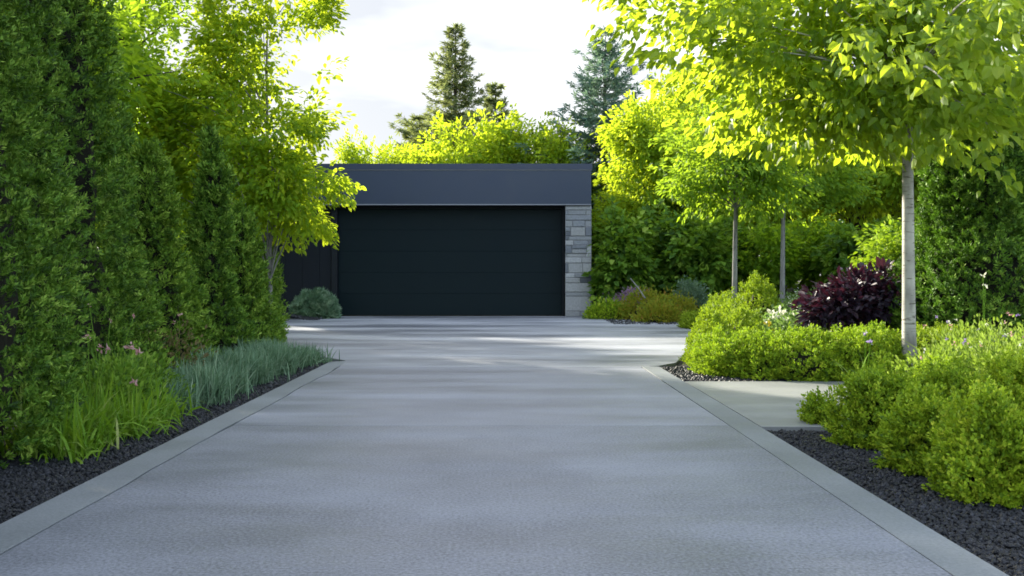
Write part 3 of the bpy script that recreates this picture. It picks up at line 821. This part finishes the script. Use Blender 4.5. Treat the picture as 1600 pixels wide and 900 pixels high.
# ------------------------------------------------------------------ shrubs on the right, near bed
SG = 'rounded lime green spirea shrubs in the near gravel bed'
def near_mound(lab, seed, px, base_py, top_py, hw, n, rx=None, leaf=.026, tshift=0., dy=None):
    D = 1 * FPX / (base_py - HY)
    D += .35
    h = CAM_H + (HY - top_py) / FPX * D + .03
    r = hw / FPX * D * .84
    x = (px - VX) / FPX * D
    return mound('spirea', lab, seed, x, D, r, r if dy is None else dy, h / 1.12, int(n * .42), leaf, M['spirea'], SG, 20, .022, T_KITE, .55, tshift=tshift, bumps=.22, depth=.14, core=.62, tuft=.085)
near_mound('largest rounded spirea, nearest the camera at the gravel edge', 61, 1556, 795, 630, 92, 3800, tshift=.05)
near_mound('second nearest rounded spirea, beside the largest one', 62, 1445, 752, 628, 62, 2400, tshift=.02)
near_mound('wide rounded spirea in front of the pale tree trunk', 63, 1378, 705, 578, 78, 3400)
near_mound('smallest spirea ball at the tip of the near bed by the path', 64, 1282, 672, 622, 30, 900, leaf=.024)
near_mound('spirea behind the two nearest ones', 65, 1500, 705, 585, 80, 2800, tshift=.03)
near_mound('spirea at the back of the near bed below the dark yew', 66, 1600, 700, 560, 90, 2800, tshift=.06)
near_mound('spirea tight against the pale trunk, a little lower', 67, 1462, 640, 568, 50, 1700, leaf=.026, tshift=-.05)

# loose flowering perennials behind them
rng = np.random.default_rng(70)
MG = 'airy flowering perennials under the dark yew'
mw = [(4.0, 7.9, .50), (4.5, 8.3, .55), (4.1, 8.9, .5), (4.9, 8.8, .6), (5.3, 8.2, .62), (4.6, 9.4, .55), (5.2, 9.5, .62), (3.7, 8.4, .4), (5.6, 9.0, .66)]
ml = ['tallest airy perennial with mauve heads in the near bed', 'airy perennial just behind the spireas', 'airy perennial beside the pale trunk', 'airy perennial in the middle of the flowering patch', 'airy perennial with pale blue heads at the patch edge',
      'airy perennial at the back of the patch near the yew', 'airy perennial close under the dark yew', 'low airy perennial in front of the trunk foot', 'broad airy perennial furthest from the drive']
for k, (x, y, h) in enumerate(mw):
    e = empty('perennial', (x, y, gz(x, y)), ml[k], 'plant', MG)
    V, F, t = blades(rng, 60, h * 1.1, .014, .3, .45, 'm', base_r=.12)
    fn = dome_fn(rng, .34, .34, h * .85, 70 + k, .2)
    V2, F2, t2 = surface_foliage(rng, fn, 420, .042, T_LEAF, .06, 6, .5, k, .25)
    obj('foliage', mesh_data('foliage', np.concatenate([V, V2]), [F, F2 + len(V)], M['perennial'], np.concatenate([t, t2])), e)
    nh = 7
    hp = np.c_[rng.normal(0, .2, nh), rng.normal(0, .2, nh), h * rng.uniform(.85, 1.25, nh)]
    for q in range(nh):
        V, F, t = flowers_mesh(rng, [hp[q]], .022, 7)
        obj('flower_head', mesh_data('flower_head', V, F, M['violet' if rng.random() < .45 else 'white' if rng.random() < .6 else 'pink'], t), e)
flower_stems('purple_flower', 'single deep purple flower beside the pale trunk', 81, 3.25, 9.0, [(0, 0, .50), (.05, 0, .42)], M['violet'], .035, 9, None, 'meadow', 10)
flower_stems('grass_plume', 'pinkish feathery plume standing in front of the dark yew', 82, 5.2, 9.9, [(0.06, 0, 1.08), (.1, 0, .95), (.14, 0, .9)], M['mauve'], .05, 12, None, 'meadow', 14)
flower_stems('grass_plume', 'pale slender plume left of the pinkish one before the yew', 83, 4.75, 9.9, [(0, 0, 1.02), (.02, 0, .92)], M['white'], .035, 8, None, 'meadow', 14)

# ------------------------------------------------------------------ island shrubs beyond the path
IG = 'low clipped shrubs along the far side of the path'
isl = [(1122, 586, 524, 32, 'end shrub of the low clipped row, nearest the drive'), (1178, 590, 518, 50, 'wide low shrub second in the clipped row'), (1250, 594, 512, 60, 'low shrub in the middle of the clipped row'),
       (1325, 594, 512, 55, 'low shrub below the purple bush in the clipped row'), (1372, 590, 512, 40, 'last low shrub of the clipped row beside the pale trunk')]
for k, (px, bpy_, tpy, hw, lab) in enumerate(isl):
    D = FPX / (bpy_ - HY) + .42
    h = CAM_H + (HY - tpy) / FPX * D + .03
    mound('clipped_shrub', lab, 90 + k, (px - VX) / FPX * D, D, hw / FPX * D * 1.12, .5, h / 1.12, 1050, .030, M['spirea'], IG, 17, .026, T_KITE, .5, bumps=.15, depth=.12, core=.68, tuft=.09, tshift=-.02 if k else .06)
back = [(1110, 540, 497, 30, 11.3, 'low lime shrub behind the end of the clipped row'), (1160, 540, 492, 42, 11.6, 'low lime shrub behind the clipped row at the first slim trunk'), (1470, 560, 515, 60, 10.8, 'low lime shrub just beyond the pale trunk')]
for k, (px, bpy_, tpy, hw, D, lab) in enumerate(back):
    x = (px - VX) / FPX * D; g0 = gz(x, D)
    h = CAM_H + (HY - tpy) / FPX * D - g0
    mound('lime_shrub', lab, 100 + k, x, D, hw / FPX * D * 1.1, .5, h / 1.08, 900, .034, M['lime'], 'lime shrubs behind the clipped row', 15, .04, T_KITE, .55, tuft=.10)
for k, (px, tpy, hw, D, lab) in enumerate([(1128, 468, 30, 15.0, 'lime green conical shrub left of the first slim trunk'), (1184, 440, 30, 15.6, 'taller lime green shrub right of the first slim trunk'), (1152, 478, 34, 14.2, 'lime green shrub around the foot of the first slim trunk'), (1082, 492, 12, 18.9, 'small yellow-green shrub at the corner of the apron')]):
    x = (px - VX) / FPX * D; g0 = gz(x, D)
    h = CAM_H + (HY - tpy) / FPX * D - g0
    mound('lime_shrub', lab, 110 + k, x, D, hw / FPX * D * 1.15, .5, h / 1.1, 760, .045, M['lime'], 'lime shrubs round the slim trunks', 14, .055, T_KITE, .6, tuft=.13, depth=.12)

# purple smoke bush
D = 12.6
lobes = [(P(1345, 472, D), (.5, .5, .24)), (P(1390, 460, D + .1), (.42, .5, .28)), (P(1295, 482, D - .1), (.3, .35, .17)), (P(1350, 452, D + .3), (.36, .35, .18)), (P(1400, 480, D), (.4, .4, .3))]
bx = (1350 - VX) / FPX * D
broadleaf('purple_bush', 'dark purple-leaved bush behind the clipped row, beside the pale trunk', 120, (bx, D, gz(bx, D)), (bx, D, gz(bx, D) + .45), .05, lobes, .115, 520, 11, .16, M['purple'], M['bark_dark'], None, 'shrub', shell=.35, droop=.2, n_limb=18, start=.1)

# white-flowering groundcover on the bank
rng = np.random.default_rng(130)
n = 5200
y = rng.uniform(12.8, 21, n); px = 1190 + (y - 12.8) / 8.2 * 40 + rng.uniform(0, 1, n) * (150 + (y - 12.8) * 4)
x = (px - VX) / FPX * y
z = ground_z(x, y)
hgt = .30 + .10 * lump(np.c_[x, y, z], 3, 1.2)
C = np.c_[x, y, z + hgt * rng.uniform(.2, 1.1, n)]
idx = np.repeat(np.arange(n), 7)
V, F, k = leaves(rng, C[idx] + rng.normal(size=(len(idx), 3)) * .07, unit(rng.normal(size=(len(idx), 3)) + [0, 0, .9]), unit(rng.normal(size=(len(idx), 3)) + [0, 0, .8]), .075 * rng.uniform(.5, 1.2, len(idx)), T_LEAF)
t = np.repeat(np.clip(rng.normal(.5, .2, len(idx)), 0, 1), k)
go = obj('groundcover', mesh_data('groundcover', V, F, M['meadow'], t))
prop(go, 'pale green groundcover with white flowers on the bank behind the clipped row', 'groundcover', None, 'stuff')
sel = rng.choice(n, 420, replace=False)
V, F, t = flowers_mesh(rng, C[sel] + [0, 0, .1], .045, 6, .05)
wf = obj('blossom', mesh_data('blossom', V, F, M['white'], t), go); wf['kind'] = 'stuff'
p = P(1213, 470, 13.4)
flower_stems('white_flower', 'dense white flower head at the front of the bank', 131, p[0], p[1], [(-.08, 0, .5), (.05, 0, .52), (0, .1, .48), (.12, .05, .5), (-.02, -.05, .44)], M['white'], .06, 14, None, 'meadow', 30)
p = P(1202, 500, 12.6)
flower_stems('red_flower', 'small russet flower above the clipped row', 132, p[0], p[1], [(0, 0, .40)], M['bronze'], .07, 10, None, 'meadow', 12)

# small bed beside the stone pier
BG = 'small shrubs in the bed beside the stone pier'
for k, (px, tpy, hw, D, mat, lab, nm) in enumerate([
    (955, 476, 30, 23.0, 'spirea', 'low bright green shrub beside the stone pier', 'low_shrub'), (1005, 462, 28, 22.6, 'bronze', 'yellow and russet shrub in the middle of the pier bed', 'low_shrub'),
    (1052, 466, 30, 22.0, 'bronze', 'yellow and russet shrub at the far end of the pier bed', 'low_shrub'), (1028, 480, 24, 21.4, 'bronze', 'lowest golden shrub at the front of the pier bed', 'low_shrub'),
    (985, 459, 22, 23.5, 'mauve', 'mauve-flowering heather in the pier bed', 'heather'), (963, 470, 16, 23.7, 'mauve', 'smaller mauve-flowering heather close to the pier', 'heather'), (1078, 448, 22, 23.0, 'silver', 'silvery grey-green shrub behind the pier bed', 'silver_shrub')]):
    x = (px - VX) / FPX * D; h = CAM_H + (HY - tpy) / FPX * D - gz(x, D)
    mound(nm, lab, 140 + k, x, D, hw / FPX * D * 1.15, .4, h / 1.1, 420, .07, M[mat], BG, 7, .07, T_KITE, .5, core=.7)
a = P(985, 435, 22.3); b = P(1008, 466, 22.0)
tv, tf = tube([a, (a + b) / 2 + [.01, 0, .01], b], [.010, .014, .017], 6)
prop(obj('bare_branch', mesh_data('bare_branch', tv, tf, M['bark_grey'], smooth=True)), 'bare pale branch leaning above the pier bed', 'branch')

# ------------------------------------------------------------------ trees
# big planted tree with pale trunk
D = 9.75
bx = (1421 - VX) / FPX * D
base = (bx, D, gz(bx, D))
top = (bx - .12, D - .1, 6.2)
lob = [(P(1330, 60, D), (1.5, 1.6, 1.0)), (P(1180, 60, D - .2), (1.1, 1.2, .62)), (P(1090, 25, D + .6), (.6, .8, .42)), (P(1480, 60, D - .6), (1.3, 1.5, 1.0)), (P(1300, 170, D), (1.15, 1.2, .42)), (P(1500, 150, D - 1.2), (.9, 1.0, .5)),
       (P(1210, 185, D + .8), (.9, .8, .45)), (P(1400, 190, D + .8), (.9, .8, .45)), (P(1085, 105, D + 1.2), (.42, .5, .3)), (P(1560, 190, D - 1.6), (.55, .7, .4)), (P(1380, -60, D), (2.0, 1.9, 1.2)), (P(1230, -30, D - .8), (1.5, 1.3, .8)), (P(1000, -25, D), (.5, .5, .25)), (P(1520, 40, D - 2.8), (.95, .9, .55))]
broadleaf('planted_tree', 'large broadleaf tree with straight pale trunk and low spreading yellow-green crown', 201, base, top, .068, lob, .105, 1000, 22, .27, M['linden'], M['bark_pale'], None, 'tree', tmpl=T_BROAD, shell=.5, droop=.75, start=.46, n_limb=46, wig=.012, r_top=.3, gap=.5)

# two slim planted trees
for k, (px, D, rr, lobs, lab, leaf) in enumerate([
    (1147, 17.0, .052, [((1140, 250), 1.15, .85), ((1100, 290), .6, .45), ((1200, 280), .7, .5), ((1150, 180), .8, .6)], 'slim grey-trunked young tree rising from the lime shrubs', .10),
    (1222, 22.5, .062, [((1225, 250), 1.5, 1.0), ((1180, 300), .9, .5), ((1290, 280), 1.1, .7), ((1230, 170), 1.1, .8)], 'slim grey-trunked young tree behind the white-flowering bank', .11)]):
    bx = (px - VX) / FPX * D; bz = gz(bx, D)
    lob = [(P(c[0], c[1], D), (r, r, h)) for c, r, h in lobs]
    broadleaf('slim_tree', lab, 210 + k, (bx, D, bz), (bx + .05, D, 4.4 + k * .8), rr, lob, leaf, 520, 22, .26, M['mid'], M['bark_grey'], 'slim young trees in the shrub bank', 'tree', shell=.5, droop=.5, start=.5, wig=.01, r_top=.3)

# yellow tree over the garage's end
D = 14.3
bx = (422 - VX) / FPX * D
lob = [(P(400, 230, D), (.95, .9, .9)), (P(440, 300, D), (.75, .8, .6)), (P(370, 120, D + .3), (.6, .7, .8)), (P(455, 90, D), (.42, .5, .75)), (P(345, 40, D), (.35, .45, .7)), (P(490, 30, D), (.3, .4, .5)), (P(490, 190, D), (.34, .45, .3)), (P(520, 285, D - .1), (.3, .35, .2)),
       (P(480, 345, D), (.4, .45, .28)), (P(300, 170, D + .5), (.7, .8, .6)), (P(280, 250, D + .5), (.7, .8, .7)), (P(505, 110, D), (.2, .3, .18)), (P(345, -60, D), (.45, .5, .8)), (P(510, -20, D), (.3, .4, .4)), (P(400, 20, D), (.22, .3, .5))]
broadleaf('yellow_tree', 'upright open tree with glowing yellow-green leaves over the garage end', 220, (bx, D, gz(bx, D)), (bx - .1, D + .3, 5.2), .04, lob, .10, 1150, 22, .23, M['gold'], M['bark_grey'], None, 'tree', shell=.5, droop=.4, start=.2, n_limb=50, gap=.12)

# tree behind the first yews
D = 15.2
bx = (190 - VX) / FPX * D
lob = [(P(215, 120, D), (.9, .9, .9)), (P(270, 130, D), (.6, .7, .4)), (P(190, 40, D), (.7, .8, .8)), (P(240, 20, D), (.6, .6, .35)), (P(280, -5, D), (.5, .5, .25)), (P(240, 250, D), (1.0, 1.0, 1.2)), (P(300, 310, D), (.9, .9, 1.0)), (P(150, 150, D), (.9, .9, 1.2)), (P(340, 350, D + .5), (.9, .8, .8))]
broadleaf('bright_tree', 'broadleaf tree with lighter leaves showing behind the first two yews', 221, (bx, D, gz(bx, D)), (bx, D, 5.5), .11, lob, .09, 800, 22, .26, M['bright'], M['bark_dark'], None, 'tree', shell=.5, droop=.4, start=.2, gap=.1)

# generic rounded trees: three source meshes, copies share the mesh data
def rounded_tree(name, label, seed, mat, group, n_clump=560, per=20, leaf=.12, H=5.0, W=1.9, loc=(0, 0, 0), trunk_r=.11):
    rng = np.random.default_rng(seed)
    lob = [((0, 0, H * .62), (W * .85, W * .85, H * .33))]
    for k in range(7):
        th = k * .9 + rng.uniform(0, .5); q = W * rng.uniform(.45, .75); zz_ = H * rng.uniform(.35, .85)
        lob.append(((math.cos(th) * q, math.sin(th) * q, zz_), (W * rng.uniform(.3, .5),) * 2 + (H * rng.uniform(.1, .18),)))
    e = broadleaf(name, label, seed, (0, 0, 0), (0.05, 0, H * .8), trunk_r, lob, leaf, n_clump, per, .32, mat, M['bark_dark'], group, 'tree', shell=.5, droop=.45, start=.18, n_limb=30, gap=.15)
    e.location = loc
    return e
RG = 'rounded broadleaf trees beyond the garage'
trs = [  # px, top py, D, width scale, label
    (640, 222, 35.5, 1.0, 'low rounded tree above the garage roof at the spruce foot'),
    (720, 176, 34.5, 1.2, 'widest yellow-green tree above the middle of the garage roof'),
    (805, 196, 35.0, 1.05, 'yellow-green tree above the garage roof below the small spruce'),
    (890, 205, 34.0, .95, 'yellow-green tree rising over the pier end of the garage roof'),
    (590, 215, 37.0, .8, 'thin-topped tree above the garage roof nearest the yellow tree')]
src = None
rng = np.random.default_rng(300)
for k, (px, tpy, D, ws, lab) in enumerate(trs):
    x = (px - VX) / FPX * D; H = CAM_H + (HY - tpy) / FPX * D
    if src is None:
        src = rounded_tree('rounded_tree', lab, 301, M['gold'], RG, 900, 22, .14)
        src.location = (x, D, 0); src.scale = (ws, ws, H / 5.0)
    else:
        copy_tree(src, (x, D, 0), rng.uniform(0, 6.28), (ws, ws, H / 5.0), lab)
RG2 = 'bright trees behind the right-hand shrubs'
src2 = None
for k, (px, tpy, D, ws, lab) in enumerate([
    (1030, 150, 27.0, .95, 'glowing yellow-green tree beside the blue-green spruce'), (1110, 90, 28.5, 1.15, 'tall glowing tree behind the first slim trunk'), (1230, 110, 30.0, 1.25, 'bright tree behind the second slim trunk'),
    (1340, 130, 29.0, 1.2, 'bright tree seen left of the pale trunk, behind the bank'), (1460, 110, 27.0, 1.25, 'bright tree behind the dark yew'), (1590, 100, 26.0, 1.3, 'bright tree at the picture edge behind the dark yew'), (975, 285, 26.2, .6, 'small bright tree between pier end and spruce')]):
    x = (px - VX) / FPX * D; H = CAM_H + (HY - tpy) / FPX * D
    if src2 is None:
        src2 = rounded_tree('bright_tree', lab, 311, M['gold'], RG2, 800, 22, .14)
        src2.location = (x, D, gz(x, D)); src2.scale = (ws, ws, H / 5.0)
    else:
        copy_tree(src2, (x, D, gz(x, D)), rng.uniform(0, 6.28), (ws, ws, H / 5.0), lab)
RG3 = 'background trees behind the hedge'
src3 = None  # trees behind the first two yews made taller to shade the near drive
for k, (x, y, H, ws, lab) in enumerate([
    (-6.8, 12.6, 6.0, 1.1, 'unseen green tree behind the second yew, raised to shade the drive'), (-8.6, 17.5, 6.2, 1.2, 'green tree behind the hedge, further from the drive'), (-7.6, 22.0, 5.0, 1.1, 'green tree beside the garage end wall'), (-11.5, 24.0, 6.0, 1.4, 'taller green tree far behind the hedge'),
    (-6.4, 9.2, 7.0, 1.25, 'unseen green tree behind the first yew, raised to shade the drive'), (-12.0, 13.0, 7.5, 1.5, 'broad green tree well behind the hedge'), (-10.5, 31.0, 6.5, 1.4, 'green tree beyond the garage end')]):
    if src3 is None:
        src3 = rounded_tree('green_tree', lab, 321, M['bright'], RG3, 560, 20, .13)
        src3.location = (x, y, gz(x, y)); src3.scale = (ws, ws, H / 5.0)
    else:
        copy_tree(src3, (x, y, gz(x, y)), rng.uniform(0, 6.28), (ws, ws, H / 5.0), lab)

# big-leaved shrubs right of the garage and the darker backing shrubs
for k, (px, tpy, D, ws, lab) in enumerate([(1180, 190, 41, 1.7, 'distant tree seen between the two slim trunks'), (1300, 170, 43, 1.9, 'distant tree right of the second slim trunk'), (1400, 165, 41, 1.8, 'distant tree beside the pale trunk'), (1090, 200, 43, 1.6, 'distant tree left of the first slim trunk'), (1520, 160, 40, 1.8, 'distant tree hidden behind the dark yew')]):
    x = (px - VX) / FPX * D; H = CAM_H + (HY - tpy) / FPX * D
    copy_tree(src3, (x, D, 0), rng.uniform(0, 6.28), (ws, ws, H / 5.0), lab)['group'] = RG2
SH = 'tall leafy shrubs backing the right-hand beds'
shr = [(968, 330, 24.3, 38, 'leafy shrub overlapping the edge of the stone pier', 'leafy'), (1030, 318, 25.0, 52, 'broad leafy shrub behind the pier bed', 'leafy'), (1085, 335, 24.4, 45, 'leafy shrub behind the corner of the apron', 'leafy'),
       (1180, 345, 25.0, 55, 'leafy shrub coloured as sunlit, seen between the two slim trunks', 'bright'), (1270, 345, 25.5, 55, 'leafy shrub coloured as sunlit, right of the second slim trunk', 'bright'), (1350, 350, 24.0, 60, 'dark leafy shrub behind the purple bush', 'leafy'), (1120, 350, 25.5, 50, 'dark leafy shrub behind the first slim trunk', 'leafy'),  # brighter leaf colour on two shrubs stands in for sunlight between the trunks
       (1400, 350, 17.5, 46, 'fresh green feathery shrub rising behind the purple bush', 'spirea')]
for k, (px, tpy, D, hw, lab, mat) in enumerate(shr):
    x = (px - VX) / FPX * D; g0 = gz(x, D)
    H = CAM_H + (HY - tpy) / FPX * D - g0
    r = hw / FPX * D
    lob = [((x, D, g0 + H * .5), (r * 1.05, .8, H * .48)), ((x - r * .4, D - .3, g0 + H * .38), (r * .6, .5, H * .36)), ((x + r * .4, D - .3, g0 + H * .62), (r * .6, .5, H * .32))]
    broadleaf('leafy_shrub', lab, 330 + k, (x, D, g0), (x, D, g0 + H * .6), .04, lob, .175 if mat == 'leafy' else .13 if mat == 'bright' else .10, 340, 12, .25, M[mat], M['bark_dark'], SH, 'shrub', tmpl=T_BROAD, shell=.3, droop=.5, start=.08, n_limb=24)

# dark yew on the right and its neighbour
YG = 'broad dark yews in the bank'
evergreen('broad dark yew behind the airy perennials, beside the pale trunk', 341, 5.75, 12.3, 3.5, 1.25, 4300, .056, M['yew'], YG, 19, .034, .35, .5)
evergreen('second dark yew, partly out of the picture', 342, 8.1, 13.2, 3.6, 1.3, 2600, .075, M['yew'], YG, 12, .045, .35, .5)

# spruces
def spruce(label, seed, x, y, H, W, mat, group, lev=30, z0=.6, leaf=.2):
    rng = np.random.default_rng(seed)
    e = empty('spruce', (x, y, gz(x, y)), label, 'tree', group)
    a = Acc(); a.add(*tube([(0, 0, -.1), (0, 0, H * .5), (0.02, 0, H * .98)], [.02 * H, .011 * H, .008], 8))
    C, Dd, Sz = [], [], []
    for k in range(lev):
        s = (k + rng.uniform(-.3, .3)) / lev; s = min(max(s, 0), .985)
        z = z0 + (H - z0) * s
        L = W * (1 - s) ** .95 * (.72 + .5 * rng.random()) * 1.06 + .05
        nb = max(4, int(9 * (1 - s) + 4))
        off = rng.uniform(0, 6.28)
        for b in range(nb):
            th = off + b * 6.283 / nb + rng.normal(0, .15)
            Lb = L * rng.uniform(.6, 1.15)
            tt = np.linspace(0, 1, 6)
            rise = (.55 * s - .12)
            px_ = np.cos(th) * Lb * tt; py_ = np.sin(th) * Lb * tt
            pz_ = z + Lb * (rise * tt - .28 * (1 - s) * tt ** 1.2 + .22 * tt ** 3)
            pts = np.c_[px_, py_, pz_]
            a.add(*tube(pts, np.linspace(.006 * H * (1 - s) * .5 + .008, .004, 6), 4))
            m = int(14 + 110 * Lb / max(W, .5))
            f = rng.uniform(.12, 1.03, m)
            q = np.stack([np.interp(f, tt, pts[:, c]) for c in range(3)], -1)
            sd = np.array([-np.sin(th), np.cos(th), 0.])
            u = rng.normal(0, .5, m)
            q = q + sd * (u * Lb * .26 * (1.1 - f))[:, None] + np.c_[np.zeros(m), np.zeros(m), -rng.uniform(0, .10, m)]
            d = np.array([np.cos(th), np.sin(th), rise * .5 - .05]) * .8 + sd * (np.sign(u) * .55)[:, None] + rng.normal(size=(m, 3)) * .3 + [0, 0, .05]
            C.append(q); Dd.append(d); Sz.append(leaf * rng.uniform(.7, 1.5, m))
    C, Dd, Sz = np.concatenate(C), np.concatenate(Dd), np.concatenate(Sz)
    V, F, k = leaves(rng, C, Dd, unit(rng.normal(size=C.shape) * .4 + [0, 0, 1]), Sz, T_SPRAY)
    obj('trunk', a.data('trunk', M['bark_dark'], smooth=True), e)
    obj('crown', mesh_data('crown', V, F, mat, np.repeat(np.clip(rng.normal(.45, .2, len(C)), 0, 1), k)), e)
    return e
SP = 'spruces beyond the garage'
def spr(label, seed, px, tpy, D, W, mat, leaf=.26, lev=30):
    x = (px - VX) / FPX * D; H = CAM_H + (HY - tpy) / FPX * D
    spruce(label, seed, x, D, H, W, mat, SP, lev, .6, leaf)
spr('tall olive green spruce above the middle of the garage roof', 351, 711, 33, 39.0, 3.9, M['spruce'], .26, 34)
spr('small spruce tip beside the tall olive one', 352, 773, 122, 41.0, 2.3, M['spruce'], .26, 26)
spr('large blue-green spruce beyond the pier end of the garage', 353, 945, 42, 34.0, 4.4, M['bluespruce'], .24, 34)
spr('low spruce tip over the garage roof near the yellow tree', 354, 655, 172, 40.0, 2.6, M['spruce'], .26, 22)

# distant dark wood closing the horizon
rng = np.random.default_rng(400)
n = 5200
th = rng.uniform(-1.25, 1.25, n); rad = rng.uniform(48, 62, n)
x = np.sin(th) * rad; y = np.cos(th) * rad
C = np.c_[x, y, rng.uniform(0, 1, n) * (4.4 + .8 * lump(np.c_[x, y, 0 * x], 4, .25))]
idx = np.repeat(np.arange(n), 8)
V, F, k = leaves(rng, C[idx] + rng.normal(size=(len(idx), 3)) * .5, unit(rng.normal(size=(len(idx), 3))), unit(rng.normal(size=(len(idx), 3)) + [0, -.5, .6]), .6 * rng.uniform(.5, 1.2, len(idx)), T_LEAF)
wo = obj('far_wood', mesh_data('far_wood', V, F, M['mid'], np.repeat(np.clip(rng.normal(.4, .2, len(idx)), 0, 1), k)))
prop(wo, 'distant green wood behind everything', 'wood', None, 'stuff')
